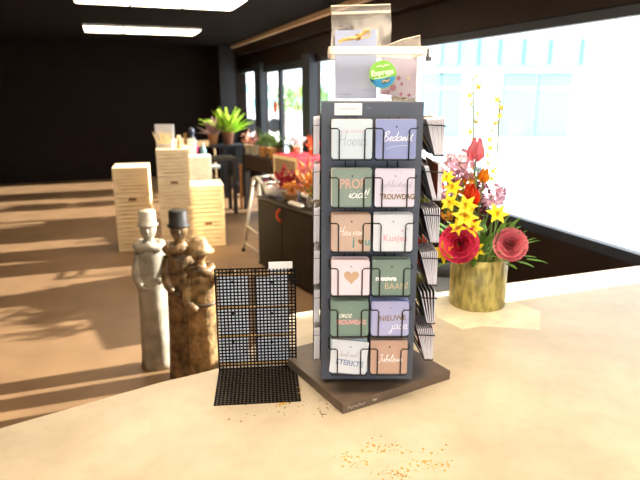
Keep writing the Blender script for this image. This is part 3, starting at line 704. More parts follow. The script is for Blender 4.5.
def flower_root(name, label, head, group=None):
    base = vc + Vector((random.uniform(-.05, .05), random.uniform(-.05, .05), .02))
    rt = thing(name, label, 'flower', base, group=group); h = head - base
    k = Vector((base.x * .0, 0, 0)); rim = Vector((max(-.07, min(.07, h.x * .5)), max(-.06, min(.06, h.y * .5)), VH + .01)) ; rim.x -= base.x - vc.x; rim.y -= base.y - vc.y
    mid = (rim + h) / 2 + Vector((0, 0, .015)) if h.z > rim.z else (rim + h) / 2 + Vector((0, 0, .05))
    pts = smooth([(0, 0, 0), tuple(rim), tuple(mid), tuple(h)], 4)
    mb = MB(); mb.tube(pts, .0022, 6); mb.build('stem', M_stem, rt, smooth_=True)
    d = (h - mid).normalized(); return rt, h, d
def frame(d):
    a = d.orthogonal().normalized(); return a, d.cross(a)
def lily(head, sz, m, label, face=None, n=6, group=None):
    rt, h, d = flower_root('lily', label, head, group); d = (d + (face or Vector((-.3, -1, .2)))).normalized(); a, b = frame(d)
    mb = MB()
    for k in range(n):
        t_ = 2 * PI * k / n + random.uniform(-.1, .1); o = a * math.cos(t_) + b * math.sin(t_)
        mb.petal(h, o * .85 + d * .5, -d, sz, sz * .62, curl=.35, cup=.1, n=5)
    mb.build('petals', m, rt, smooth_=True); mb = MB()
    for k in range(5):
        t_ = 2 * PI * k / 5; mb.tube([h, h + d * sz * .5 + (a * math.cos(t_) + b * math.sin(t_)) * sz * .15], [sz * .02, sz * .045], 5)
    mb.build('stamens', M_och, rt); return rt
def peony(head, sz, m, label, name='peony', inner=None):
    rt, h, d = flower_root(name, label, head); d = (Vector((-.25, -1, .35))).normalized(); a, b = frame(d); h = h - d * sz * .3
    for (nm, rings, mm) in (('outer_petals', ((16, .95, .1, 1.0), (15, .85, .4, 1.0), (12, .72, .6, .92)), m), ('inner_petals', ((9, .62, .7, .85), (7, .5, .85, .72), (5, .35, .9, .6), (3, .2, 1, .5)), inner or m)):
        mb = MB()
        for n, ro, dd, L in rings:
            for k in range(n):
                t_ = 2 * PI * (k + random.uniform(-.2, .2)) / n; o = a * math.cos(t_) + b * math.sin(t_)
                mb.petal(h + o * sz * .08, o * ro + d * dd, d, sz * L, sz * 1.0 * L, curl=.42 if ro > .4 else .15, cup=.3, n=6, tip=.62)
        mb.build(nm, mm, rt, smooth_=True)
    return rt
def tulip(head, sz, m, label):
    rt, h, d = flower_root('tulip', label, head); d = (d + Vector((0, -.5, .3))).normalized(); a, b = frame(d); mb = MB()
    for k in range(6):
        t_ = 2 * PI * k / 6; o = a * math.cos(t_) + b * math.sin(t_); mb.petal(h - d * sz * .5, o * .55 + d, -o, sz * 1.15, sz * .75, curl=.35, cup=-.3, n=5, tip=.2)
    mb.build('petals', m, rt, smooth_=True); return rt
def cluster(head, sz, m, label, n=40):
    rt, h, d = flower_root('hydrangea', label, head); mb = MB()
    for k in range(n):
        q = Vector((random.gauss(0, 1), random.gauss(0, 1), random.gauss(0, 1))).normalized(); q.z *= .75; c = h + q * sz * random.uniform(.75, 1); a, b = frame(q.normalized())
        for j in range(4):
            t_ = PI / 2 * j + k; mb.petal(c, (a * math.cos(t_) + b * math.sin(t_)) + q * .3, q, sz * .3, sz * .28, curl=.1, n=3, tip=.3)
    mb.build('petals', m, rt); return rt
def sprig(head, label, m, n=14):
    rt, h, d = flower_root('blossom_sprig', label, head); mb = MB()
    rim = h * .45
    for k in range(n):
        t_ = .45 + .55 * (k + 1) / n; c = h * t_ + Vector((random.gauss(0, .012), random.gauss(0, .012), 0)) ; q = Vector((random.gauss(0, 1), random.gauss(0, 1), .6)).normalized(); a, b = frame(q)
        for j in range(4):
            u = PI / 2 * j; mb.petal(c, a * math.cos(u) + b * math.sin(u) + q * .4, q, .018, .009, curl=.2, n=3)
    mb.build('petals', m, rt); return rt
def F(x, y, Y): return on_y(x, y, Y)
peony(F(459, 244, 1.80), .062, M_red, 'large crimson peony hanging over the gold vase rim')
YL = [(450, 178, 1.86, .026, 'highest yellow lily beside the lilac hydrangea'), (456, 188, 1.85, .030, 'yellow lily just below the lilac hydrangea'), (453, 203, 1.82, .030, 'yellow lily beside the third side pocket'),
      (469, 206, 1.80, .034, 'yellow lily directly below the orange tulip'), (468, 217, 1.79, .038, 'largest yellow lily just above the crimson peony'), (461, 227, 1.79, .026, 'small yellow lily touching the top of the peony'),
      (447, 252, 1.80, .034, 'yellow lily between the card pockets and the peony'), (463, 254, 1.80, .030, 'yellow lily hanging under the crimson peony'), (476, 228, 1.80, .03, 'yellow lily right of the crimson peony'), (478, 249, 1.84, .032, 'yellow lily low at the right above vase rim'),
      (500, 214, 1.84, .034, 'yellow lily far right in the bouquet')]
for x, y, Y, s_, lb in YL: lily(F(x - 3, y, Y), s_ * 1.08, M_yel, lb, group='yellow lilies in the vase')
tulip(F(471, 196, 1.83), .062, M_or, 'orange red tulip in the middle right of the bouquet')
tulip(F(476, 151, 1.88), .062, M_pink, 'pink tulip at the upper right of the bouquet')
tulip(F(484, 176, 1.86), .04, mat('petal_apricot', '#f29a1e', .5), 'apricot tulip between pink and orange tulips')
cluster(F(452, 168, 1.93), .043, M_lil, 'lilac pink hydrangea beside the second side pocket')
cluster(F(470, 170, 1.95), .043, mat('petal_mauve', '#cf9fb4', .6, vary=.2), 'mauve hydrangea under the pink tulip')
cluster(F(478, 190, 1.93), .04, M_mar, 'dark maroon hydrangea behind the orange tulip')
cluster(F(447, 216, 1.89), .022, M_och, 'small ochre flower head beside the third side pocket', 24)
cluster(F(451, 222, 1.92), .026, M_mar, 'small dark maroon flower head above the peony', 24)
cluster(F(478, 169, 1.86), .013, M_tl, 'small pale blue flower head by the pink tulip', 16)
tulip(F(452, 255, 1.80), .022, mat('petal_magenta', '#ee4f9c', .5), 'small magenta bud under the left of the peony')
peony(F(510, 245, 1.86), .055, M_pink, 'pink peony at the right edge of the bouquet')
sprig(F(473, 78, 1.98), 'tall yellow blossom sprig above the bouquet', mat('petal_lemon', '#e9d84a', .6, vary=.15))
sprig(F(500, 100, 2.0), 'second yellow blossom sprig at the right of the bouquet', mat('petal_lemon', '#e9d84a'))
rt = thing('leaf_spray', 'green leaves between the flowers in the gold vase', 'foliage', vc + Vector((0, 0, .03)))
rt2 = MB(); rnd = random.Random(11)
for k in range(100):
    a = rnd.uniform(0, 2 * PI); el = rnd.uniform(-.1, 1.2); d = Vector((math.cos(a) * math.cos(el), math.sin(a) * math.cos(el), math.sin(el)))
    b0 = Vector((d.x * .07, d.y * .06, VH - .02)) + d * rnd.uniform(.0, .10); rt2.petal(b0, d + Vector((0, 0, .2)), (0, 0, -1), rnd.uniform(.04, .075), .022, curl=.3, n=4)
rt2.build('leaves', M_leaf, rt, smooth_=True)
mb = MB()
for k in range(18):
    a = k * 2.4; mb.tube([(0, 0, 0), (.05 * math.cos(a), .05 * math.sin(a), VH * .8), (.10 * math.cos(a), .09 * math.sin(a), VH + .09)], .0018, 5)
mb.build('stems', M_stem, rt)
cluster(F(460, 160, 1.92), .045, mat('petal_blush', '#e3b9c4', .6, vary=.2), 'blush pink hydrangea at the top left of the bouquet')
cluster(F(462, 185, 1.96), .05, M_och, 'ochre hydrangea filling the middle of the bouquet')
cluster(F(446, 196, 1.95), .03, M_lil, 'small lilac hydrangea beside the second side pocket bottom', 30)
tulip(F(470, 222, 1.85), .04, M_or, 'second orange red tulip above the crimson peony')
cluster(F(470, 236, 1.93), .045, M_mar, 'maroon hydrangea right behind the crimson peony')
cluster(F(449, 184, 2.0), .045, mat('petal_rose', '#d98aa4', .6, vary=.25), 'rose pink hydrangea at the back left of the bouquet', 60)
cluster(F(456, 206, 1.97), .05, mat('leaf_moss', '#7a8a3a', .6, vary=.3), 'mossy green flower ball at the heart of the bouquet', 60)
cluster(F(476, 208, 1.95), .05, M_mar, 'maroon hydrangea right of the mossy green ball', 60)
cluster(F(492, 195, 1.92), .05, M_lil, 'lilac hydrangea at the right of the bouquet')
# pale wrapping sheet under the vase, grey planter behind the counter
w = [Z(437, 317), Z(462.5, 329.5), Z(482, 326), Z(540, 330), Z(540, 312), (.66, 2.03), (.40, 1.97)]
mb = MB(); mb.prism(w, ZK + .0001, ZK + .0004); tag(mb.build('wrapping_sheet', mat('cream_paper', '#f1e8c9', .6, vary=.12, scale=14)), 'pale cream wrapping sheet lying under the gold vase', 'paper')
pl = thing('plant_bucket', 'grey bucket with dark rim behind the counter by vase', 'bucket', (.75, 3.3, 0))
mb = MB(); mb.lathe([(.15, 0), (.17, .62), (.16, .62), (.14, .02), (.01, .02)], 28); mb.build('bucket_body', mat('bucket_grey', '#8d949c', .5), pl, smooth_=True)
mb = MB(); mb.lathe([(.172, .62), (.18, .64), (.18, .70), (.165, .70), (.155, .62), (.172, .62)], 28); mb.build('bucket_rim', mat('bucket_dark', '#4b4f55', .5), pl, smooth_=True)

# ------------------------------------------------------------------ statues
M_st = mat('statue_bronze', '#7d6344', .42, metal=.2, vary=.6, scale=22, bump=1)
M_st2 = mat('statue_gold', '#9a7c54', .42, metal=.2, vary=.55, scale=22, bump=1)
M_hat = mat('statue_hat', '#211c17', .6, metal=0, vary=.3, scale=20, bump=.4)
M_pale = mat('statue_pale', '#a69c89', .55, vary=.3, scale=12, bump=.6)
M_face = mat('statue_face', '#5d4d3c', .45, metal=.2, vary=.3, scale=18, bump=.4)
def ring(cx, cy, z, rx, ry, n=20, fold=0, ph=0):
    return [(cx + rx * (1 + fold * math.sin(5 * 2 * PI * k / n + ph)) * math.cos(2 * PI * k / n), cy + ry * (1 + fold * math.sin(5 * 2 * PI * k / n + ph)) * math.sin(2 * PI * k / n), z) for k in range(n)]
def body(mb, rows, n=20):
    mb.loft([ring(cx, cy, z, rx, ry, n, fo, z * 4) for z, rx, ry, cx, cy, fo in rows])
def head_rows(z, r, cx, cy):   # neck and head
    return [(z, r * .55, r * .55, cx, cy, 0), (z + r * .5, r * .5, r * .5, cx, cy, 0), (z + r * .8, r * .72, r * .8, cx, cy - r * .1, 0), (z + r * 1.3, r * .92, r, cx, cy - r * .05, 0), (z + r * 1.9, r * .95, r * 1.05, cx, cy, 0), (z + r * 2.4, r * .75, r * .85, cx, cy, 0), (z + r * 2.7, r * .3, r * .35, cx, cy, 0)]
def face(root, z, r, cx, cy, m):
    mb = MB(); mb.ell((cx, cy - r * 1.08, z + r * 1.45), (r * .15, r * .25, r * .3), 8); mb.build('nose', m, root, smooth_=True)
    for k in (-1, 1):
        mb = MB(); mb.ell((cx + k * r * .38, cy - r * .88, z + r * 1.68), (r * .17, r * .12, r * .1), 8); mb.build('eye', m, root, smooth_=True)
    mb = MB(); mb.ell((cx, cy - r * .98, z + r * .98), (r * .3, r * .1, r * .08), 8); mb.build('mouth', m, root, smooth_=True)
def statue(kind, loc_, rz, H, label, mbody):
    rt = thing('garden_statue', label, 'statue', loc_, rz, 'standing garden statues'); k = H / 1.02
    mb = MB()
    rows = [(0, .105, .085, 0, 0, .06), (.05, .10, .08, 0, 0, .08), (.25, .094, .075, 0, 0, .08), (.5, .088, .07, 0, 0, .06), (.62, .084, .066, 0, 0, .03), (.70, .086, .066, 0, 0, 0), (.78, .078, .06, 0, 0, 0), (.815, .04, .04, 0, 0, 0)]
    if kind == 'woman': rows = [(0, .10, .09, 0, 0, .08), (.05, .097, .085, 0, 0, .1), (.3, .09, .075, 0, 0, .09), (.5, .08, .065, 0, 0, .05), (.57, .076, .06, 0, 0, 0), (.66, .08, .062, 0, 0, 0), (.75, .068, .055, 0, 0, 0), (.785, .034, .034, 0, 0, 0)]
    zt = rows[-1][0]; hr = .052
    body(mb, [tuple(x * k for x in r_[:5]) + (r_[5],) for r_ in rows + [r2 for r2 in head_rows(zt, hr, 0, -.005)][1:]])
    def limb(pts, rad): mb.tube([Vector(p) * k for p in smooth(pts, 3)], [x[0] * k for x in smooth([(r_,) for r_ in rad], 3)], 8)
    if kind == 'woman':
        limb([(.05, -.01, .72), (.10, -.03, .705), (.145, -.05, .735), (.172, -.06, .76)], [.034, .032, .026, .017]); limb([(-.05, -.01, .72), (-.075, -.05, .6), (-.02, -.09, .55)], [.03, .026, .018])
        for j in range(5):   # fingers of the raised hand
            limb([(.165, -.058, .757), (.18 + .004 * j, -.065 - .004 * j, .767 + .006 * (2 - j)), (.19 + .002 * j, -.068 - .004 * j, .761 + .006 * (2 - j))], [.007, .006, .004])
    else:
        limb([(-.06, 0, .75), (-.085, -.03, .62), (-.05, -.075, .55)], [.032, .028, .02]); limb([(.06, 0, .75), (.085, -.03, .62), (.04, -.08, .58)], [.032, .028, .02])
        for s_ in (-1, 1):
            for j in range(5): limb([(-.05 if s_ < 0 else .04, -.078, .555 if s_ < 0 else .58), (-.04 + .006 * j if s_ < 0 else .03 - .006 * j, -.09, .545 if s_ < 0 else .565)], [.007, .004])
    mb.build('figure', mbody, rt, smooth_=True)
    face(rt, zt * k, hr * k, 0, -.005 * k, M_face if mbody is not M_pale else M_pale)
    hz = (zt + hr * 2.0) * k
    mb = MB()
    if kind == 'woman':
        mb.lathe([(.03 * k, hz - .012), (.082 * k, hz - .03), (.085 * k, hz - .024), (.055 * k, hz + .012), (.045 * k, hz + .04), (.02 * k, hz + .055)], 24, c=(0, -.005, 0)); mb.build('bonnet', M_st2, rt, smooth_=True)
    else:
        mb.lathe([(.03 * k, hz), (.060 * k, hz - .002), (.062 * k, hz + .006), (.052 * k, hz + .01), (.050 * k, hz + .085 * k), (.046 * k, hz + .09 * k)], 24, c=(0, -.005, 0)); mb.build('top_hat', M_hat if mbody is not M_pale else M_pale, rt, smooth_=True)
    # scarf / fur collar: a fat wavy ring
    mb = MB(); mb.tube([((.066 if kind == 'man' else .056) * k * math.cos(a), .054 * k * math.sin(a) - .003, (zt - .025 + .008 * math.sin(3 * a)) * k) for a in [2 * PI * i / 20 for i in range(20)]], [(.028 + .007 * math.sin(i * 2.6)) * k for i in range(20)], 8, closed=True)
    mb.build('collar', M_st if mbody is not M_pale else M_pale, rt, smooth_=True)
    if kind == 'woman':
        mb = MB(); mb.tube([(.078 * k * math.cos(a), .062 * k * math.sin(a), (.565) * k) for a in [2 * PI * i / 20 for i in range(20)]], .010 * k, 6, closed=True); mb.build('belt', M_face, rt, smooth_=True)
    return rt
statue('man', (-.795, 3.12, 0), .25, 1.03, 'bronze garden statue of a gentleman in a top hat', M_st)
statue('woman', (-.645, 2.93, 0), .1, .985, 'bronze garden statue of a lady in a bonnet with raised arm', M_st2)
statue('man', (-1.01, 3.26, 0), .2, 1.0, 'pale garden statue left of the top hat gentleman', M_pale)

# ------------------------------------------------------------------ wooden crates
M_cr = mat('crate_wood', '#fadcae', .65, vary=.12, scale=8, stretch=(1, 1, 6)); M_cr2 = mat('crate_pale', '#fdf3dc', .65, vary=.08)
def crate(label, base, w, d, h, rz, m, slats=7, group='wooden crates'):
    rt = thing('wooden_crate', label, 'crate', base, rz, group); t_ = .014
    for nm, ax, sgn in (('front_side', 'y', -1), ('back_side', 'y', 1), ('end_side', 'x', -1), ('end_side', 'x', 1)):
        mb = MB(); gap = h / slats; L = w if ax == 'y' else d - 2 * t_
        for i in range(slats):
            z = gap * (i + .5)
            if ax == 'y': mb.box((0, sgn * (d / 2 - t_ / 2), z), (L, t_, gap * .8))
            else: mb.box((sgn * (w / 2 - t_ / 2), 0, z), (t_, L, gap * .88))
        if ax == 'y':
            for k in (-1, 1): mb.box((k * (w / 2 - .03), sgn * (d / 2 - t_ * 1.5 - .001), h / 2), (.05, t_, h - .002))
        mb.build(nm, m, rt)
    mb = MB(); mb.box((0, 0, .008), (w - 2 * t_ - .002, d - 2 * t_ - .002, .012)); mb.build('bottom_board', m, rt)
    mb = MB(); mb.box((0, 0, h + .006), (w, d, .012)); mb.build('lid_board', m, rt)
    if 'middle' in label or 'lower' in label or 'second' in label: mb = MB(); mb.box((0, -d / 2 - .001, h * .80), (w * .22, .003, h * .1)); mb.build('handle_slot', mat('slot_dark', '#8a6238'), rt)
    return rt
cz = math.radians(14)
def stack(x, Y, w, d, hs, m, labels, hz=None):
    z = 0
    for h, lb in zip(hs, labels):
        X = (x - 320) / FPX * (Y * math.cos(TH) + (EYE - .5) * math.sin(TH)); crate(lb, (X, Y + d / 2, z), w, d, h - .0125, cz, m); z += h
    return z, X
za, Xa = stack(171, 5.55, .31, .42, [.30, .30, .26, .26], M_cr, ['lowest crate of the tall stack beside the statues', 'second crate from the floor in the tall left stack', 'slatted crate second from the top in the tall left stack', 'topmost slatted crate of the tall left stack'])
zb_, Xb = stack(203, 6.1, .35, .42, [.34, .34], mat('crate_sunny', '#fde4b8', .65, vary=.1), ['lower crate of the short stack beside the aisle', 'upper sunlit crate of the short stack beside the aisle'])
zc_, Xc = stack(197, 6.95, .30, .32, [.34, .34, .22], M_cr2, ['lowest pale crate of the stack behind the aisle crates', 'middle pale crate of the stack behind the aisle crates', 'top pale crate of the stack behind the aisle crates'])
zd_, Xd = stack(184, 7.2, .28, .3, [.36, .36, .36], M_cr2, ['lowest pale crate behind the tall left stack', 'middle pale crate behind the tall left stack', 'top pale crate behind the tall left stack'])
ze_, Xe = stack(128, 5.9, .36, .42, [.32, .32, .26], M_cr, ['lowest crate of the stack left of the tall stack', 'middle crate of the stack left of the tall stack', 'top crate of the stack left of the tall stack'])
# things on the crates
g = thing('paper_bag', 'white paper bag with gold sprigs on the tall crate stack', 'bag', (Xa - .07, 5.78, za)); mb = MB(); mb.loft([rr(.08, .05, 0, .006), rr(.085, .055, .14, .006), rr(.09, .03, .23, .006)], cap=False); mb.f([mb.v(p) for p in rr(.08, .05, 0, .006)]); mb.build('bag_body', mat('bag_grey', '#cbc7c4', .8), g)
mb = MB()
for k in range(9): mb.petal((-.05 + .012 * k, -.055, .04), (random.uniform(-.5, .5), -.2, 1), (0, -1, 0), .14, .025, n=4)
mb.build('gold_sprigs', mat('sprig_cream', '#efe2b4', .6), g)
g = thing('candle_holder', 'small gold ornament with round knob on tall crate stack', 'ornament', (Xa + .08, 5.72, za)); mb = MB(); mb.lathe([(.04, 0), (.042, .01), (.012, .02), (.016, .05), (.01, .07), (.012, .085)], 20); mb.build('holder', mat('ornament_gold', '#b08a45', .35, metal=.5), g, smooth_=True)
mb = MB(); mb.ell((0, 0, .105), (.024, .024, .024), 14); mb.build('knob', mat('ornament_cream', '#eadfae', .4), g, smooth_=True)
g = thing('pine_ornament', 'bronze leafy ornament beside the gold knob on crates', 'ornament', (Xa + .115, 5.85, za)); mb = MB()
for k in range(40): a = k * 2.4; mb.petal((0, 0, .01 + .003 * k), (math.cos(a), math.sin(a), .5), (0, 0, 1), .05 - .0006 * k, .018, n=3)
mb.build('leaves', mat('ornament_bronze', '#8a6a35', .5, metal=.3), g)
tbz = .62
sd = thing('side_table', 'dark side table behind the pale crates', 'table', (-1.50, 8.0, 0), RA)
mb = MB(); mb.box((0, 0, .76), (.6, .45, .04)); mb.build('tabletop', mat('dark_wood', '#2c2420', .5), sd)
for sx in (-.26, .26):
    for sy in (-.19, .19): mb = MB(); mb.box((sx, sy, .37), (.05, .05, .74)); mb.build('leg', mat('dark_wood', '#2c2420'), sd)
def bottle(label, x, y, m, mc, h=.2, r_=.035):
    p = on_y(x, y, 7.9); g = thing('bottle', label, 'bottle', (p.x, 7.9, .781)); mb = MB(); mb.lathe([(r_ * .9, 0), (r_, .01), (r_, h * .6), (r_ * .4, h * .78), (r_ * .35, h * .9)], 18); mb.build('glass_body', m, g, smooth_=True)
    mb = MB(); mb.lathe([(r_ * .42, h * .9), (r_ * .42, h), (r_ * .2, h + .005)], 14); mb.build('cap', mc, g, smooth_=True); return g
bottle('magenta bottle behind the pale crates', 195.5, 155, mat('magenta', '#e8238a', .4), M_white, .24, .045)
bottle('pale teal bottle right of the magenta bottle', 203.5, 156, mat('teal_pale', '#8fc0c4', .3), mat('teal_lid', '#bfe0e6'), .2, .04)
p = on_y(193, 140, 8.1); g = thing('dark_figurine', 'dark figurine standing behind the magenta bottle', 'figurine', (p.x - .02, 8.12, .781)); mb = MB(); body(mb, [(0, .06, .05, 0, 0, 0), (.15, .05, .045, 0, 0, 0), (.24, .06, .045, 0, 0, 0), (.28, .025, .025, 0, 0, 0), (.30, .03, .03, 0, 0, 0), (.34, .042, .045, 0, 0, 0), (.38, .038, .04, 0, 0, 0), (.40, .01, .01, 0, 0, 0)], 14); mb.build('figure', mat('figurine_blue', '#353c4c', .4), g, smooth_=True)

# ------------------------------------------------------------------ far plant stand with two plants
p = on_z(226, 197, 0)
fs = thing('plant_stand', 'black plant stand near the far windows', 'stand', (p.x + .02, p.y + .15, 0), RA)
M_fs = mat('stand_black', '#1d1f24', .5)
mb = MB(); mb.box((0, 0, .82), (.52, .40, .04)); mb.build('stand_top', M_fs, fs)
for sx in (-.06, .20):
    for sy in (-.14, .14): mb = MB(); mb.box((sx, sy, .40), (.055, .055, .80)); mb.build('leg', M_fs, fs)
mb = MB(); mb.box((.07, 0, .18), (.34, .34, .03)); mb.build('shelf', M_fs, fs)
def potted(name, label, loc_, pr, ph, pm, kind, fm, R=.12, n=30, cat='potted plant', group=None, seed=1):
    rt = thing(name, label, cat, loc_, 0, group); rnd = random.Random(seed)
    mb = MB(); mb.lathe([(pr * .72, 0), (pr, ph * .95), (pr * 1.06, ph * .95), (pr * 1.06, ph), (pr * .9, ph), (pr * .85, ph * .85), (.002, ph * .85)], 20); mb.build('pot', pm, rt, smooth_=True)
    mb = MB()
    for k in range(n):
        a = rnd.uniform(0, 2 * PI)
        if kind == 'blades':
            el = rnd.uniform(.5, 1.4); d = Vector((math.cos(a) * math.cos(el), math.sin(a) * math.cos(el), math.sin(el))); mb.petal((0, 0, ph * .8), d, (0, 0, -1), R * rnd.uniform(.7, 1.15), R * .27, curl=.25, n=5)
        elif kind == 'bush':
            q = Vector((rnd.gauss(0, .42), rnd.gauss(0, .42), .1 + abs(rnd.gauss(.3, .45)))) * R; mb.petal(Vector((0, 0, ph)) + q, q.normalized() + Vector((rnd.gauss(0, .5), rnd.gauss(0, .5), rnd.gauss(0, .4))), (0, 0, 1), R * .4, R * .25, n=3)
        else:
            el = rnd.uniform(.7, 1.5); d = Vector((math.cos(a) * math.cos(el), math.sin(a) * math.cos(el), math.sin(el))); e = Vector((0, 0, ph * .8)) + d * R * rnd.uniform(.7, 1.2); mb.tube([(0, 0, ph * .8), e], .004, 5); mb.ell(e, (R * .14, R * .14, R * .14), 7)
    mb.build('foliage', fm, rt, smooth_=kind == 'blades'); return rt
TC = mat('terracotta', '#9c6a4d', .7); BG = mat('leaf_bright', '#c0e650', .5, vary=.25); 
zt_ = .841; pb = RM(0, 0)
fx, fy = fs.location.x, fs.location.y
def atfs(a, b): v = Matrix.Rotation(RA, 3, 'Z') @ Vector((a, b, 0)); return (fx + v.x, fy + v.y, zt_)
potted('leafy_plant', 'bright green broad leaved plant in a brown pot on black stand', atfs(.03, 0), .095, .20, TC, 'blades', BG, .44, 60, seed=4)
potted('dried_plant', 'pinkish feathery plant in a tan pot on black stand', atfs(-.21, .02), .085, .17, mat('pot_tan', '#c08a55', .7), 'blades', mat('leaf_dusty', '#a98a86', .7, vary=.3), .32, 30, seed=5)
# small pale chair back between crates and stand
ch = thing('wooden_chair', 'pale wooden chair back beside the black plant stand', 'chair', on_z(207, 196, 0) + Vector((0, .3, 0)), .5)
M_cw = mat('chair_wood', '#b29468', .6)
for sx in (-.17, .17):
    mb = MB(); mb.tube([(sx, .17, 0), (sx, .17, .45), (sx * 1.0, .22, .9)], .018, 8); mb.build('back_post', M_cw, ch)
    mb = MB(); mb.tube([(sx, -.17, 0), (sx, -.17, .44)], .018, 8); mb.build('leg', M_cw, ch)
mb = MB(); mb.box((0, 0, .45), (.38, .38, .03)); mb.build('seat', mat('chair_seat_grey', '#aeb0ac'), ch); mb = MB(); mb.box((0, .21, .82), (.36, .02, .1)); mb.build('backrest', M_cw, ch)

# ------------------------------------------------------------------ display tables
FA = math.radians(32.5); F1 = Vector((-math.sin(FA), math.cos(FA), 0)); F2 = Vector((math.cos(FA), math.sin(FA), 0))
M_dk = mat('table_dark', '#36281c', .5, spec=.2, vary=.2, scale=6)
n0 = Vector((-1.135, 8.27, 0)); LT = .95; DT = .58
tb = thing('display_table', 'dark wooden table with a row of potted plants', 'table', n0, FA)       # local x -> F2, y -> F1; corner is far left
mb = MB(); mb.box((DT / 2, -LT / 2, .785), (DT, LT, .03)); mb.build('tabletop', M_dk, tb)
mb = MB(); mb.box((.02, -LT / 2, .685), (.03, LT - .02, .168)); mb.box((DT / 2, -LT + .03, .685), (DT - .1, .03, .168)); mb.build('apron', M_dk, tb)
for x in (.045, DT - .05):
    for y in (-.06, -LT + .06): mb = MB(); mb.box((x, y, .385), (.08, .08, .768)); mb.build('leg', mat('table_leg_black', '#241d18', .5), tb)
mb = MB(); mb.box((-.03, -.02, .33), (.03, .03, .66)); mb.build('side_batten', mat('batten_orange', '#c9874a', .6), tb)
n1 = n0 - F1 * (LT + .02)
rt = thing('cloth_table', 'low table draped with a red cloth beside the plants', 'table', n1, FA); L2 = .62; DTC = .42
mb = MB(); mb.box((DTC / 2, -L2 / 2, .86), (DTC, L2, .04)); mb.build('tabletop', mat('pine_edge', '#dcc190', .6), rt)
mb = MB(); mb.box((.012, -L2 / 2, .70), (.02, L2 - .1, .27)); mb.build('side_board', mat('side_brown', '#7d6143', .6), rt)
for x in (.035, DTC - .035):
    for y in (-.035, -L2 + .035): mb = MB(); mb.box((x, y, .42), (.06, .06, .838)); mb.build('leg', mat('pine_edge', '#dcc190'), rt)
cl = MB(); n = 14
prof = [(.0, .885), (-L2 - .012, .887), (-L2 - .02, .87), (-L2 - .024, .75), (-L2 - .02, .60), (-L2 - .026, .52)]
cl.loft([[((DTC + .02) * i / n, y + (.008 * math.sin(i * 1.9) if z < .86 else 0), z) for i in range(n + 1)] for y, z in prof], closed=False)
o = cl.build('red_cloth', mat('cloth_red', '#d02a36', .75, vary=.08), None, loc=n1, rotz=FA); tag(o, 'red cloth draped over the table end', 'tablecloth')
md = o.modifiers.new('thick', 'SOLIDIFY'); md.thickness = .003; md.offset = 1
CP = mat('pot_cream', '#f0dfba', .6); OP = mat('pot_orange', '#eba45c', .6)
GN = mat('leaf_mid', '#6f8f4a', .6, vary=.3); PKF = mat('bloom_pink', '#c98f8c', .7, vary=.3); DG = mat('leaf_dark', '#4f6b46', .6, vary=.3)
def onT(a, b, z=.801): v = n0 + F2 * a - F1 * b; return (v.x, v.y, z)
for i, (a, b, pr, ph, pm, kind, fm, R, lb) in enumerate([
    (.09, .06, .062, .135, CP, 'bush', mat('bloom_rust', '#c8875f', .7, vary=.3), .10, 'rust coloured plant in cream pot at the far left table corner'),
    (.10, .27, .062, .135, CP, 'bush', PKF, .12, 'dusty pink plant in cream pot, second along the dark table'),
    (.10, .50, .062, .135, OP, 'bush', GN, .13, 'green bushy plant in orange pot, third along the dark table'),
    (.12, .72, .062, .135, OP, 'bush', GN, .13, 'green bushy plant in orange pot nearest the red cloth'),
    (.32, .20, .06, .1, CP, 'bush', DG, .12, 'dark green plant in cream pot behind the pink plant'),
    (.36, .47, .06, .1, OP, 'blades', DG, .20, 'tall dark green plant in orange pot before the door glass'),
    (.42, .78, .06, .1, OP, 'blades', mat('leaf_olive', '#7c8a4a', .6, vary=.2), .20, 'olive green plant in orange pot before the door glass')]):
    potted('potted_plant', lb, onT(a, b), pr, ph, pm, kind, fm, R, 90 if kind == 'bush' else 30, group='potted plants on the dark table', seed=20 + i)
def onC(a, b): v = n1 + F2 * a - F1 * b; return (v.x, v.y, .891)
potted('potted_plant', 'pale silvery plant standing on the red cloth', onC(.28, .16), .06, .09, CP, 'balls', mat('leaf_silver', '#c9ccd0', .6), .14, 26, group=None, seed=33)
potted('potted_plant', 'bright orange flowering plant on the red cloth beside tower', onC(.33, .45), .05, .08, OP, 'bush', mat('bloom_orange', '#f0621e', .6), .10, 60, seed=34)
# red flower decoration on the door mullion
p = RM(s_at(278, PW), PW - .015, 0); z = on_y(278, 107.5, p.y).z
g = thing('window_flower', 'orange red flower decoration hanging on the door mullion', 'decoration', (p.x, p.y, z)); mb = MB()
for k in range(10):
    a = 2 * PI * k / 10; mb.petal((0, -.0, 0), E1 * (-math.cos(a)) + Vector((0, 0, math.sin(a))) - E2 * .25, -E2, .14, .07, curl=.1, n=3)
mb.build('petals', mat('bloom_scarlet', '#e0522c', .6), g); mb = MB(); mb.ell(-E2 * .02, (.025, .025, .025), 10); mb.build('centre', OP, g)
# red seat under the table
g = thing('low_stool', 'low stool with red seat under the dark table', 'stool', n0 - F1 * .62 + F2 * .22, FA); mb = MB(); mb.box((0, 0, .44), (.3, .4, .06)); mb.build('seat', mat('seat_red', '#b3262f', .6), g, bevel=.015)
for x in (-.12, .12):
    for y in (-.16, .16): mb = MB(); mb.tube([(x, y, 0), (x * .9, y * .9, .41)], .014, 6); mb.build('leg', M_fs, g)
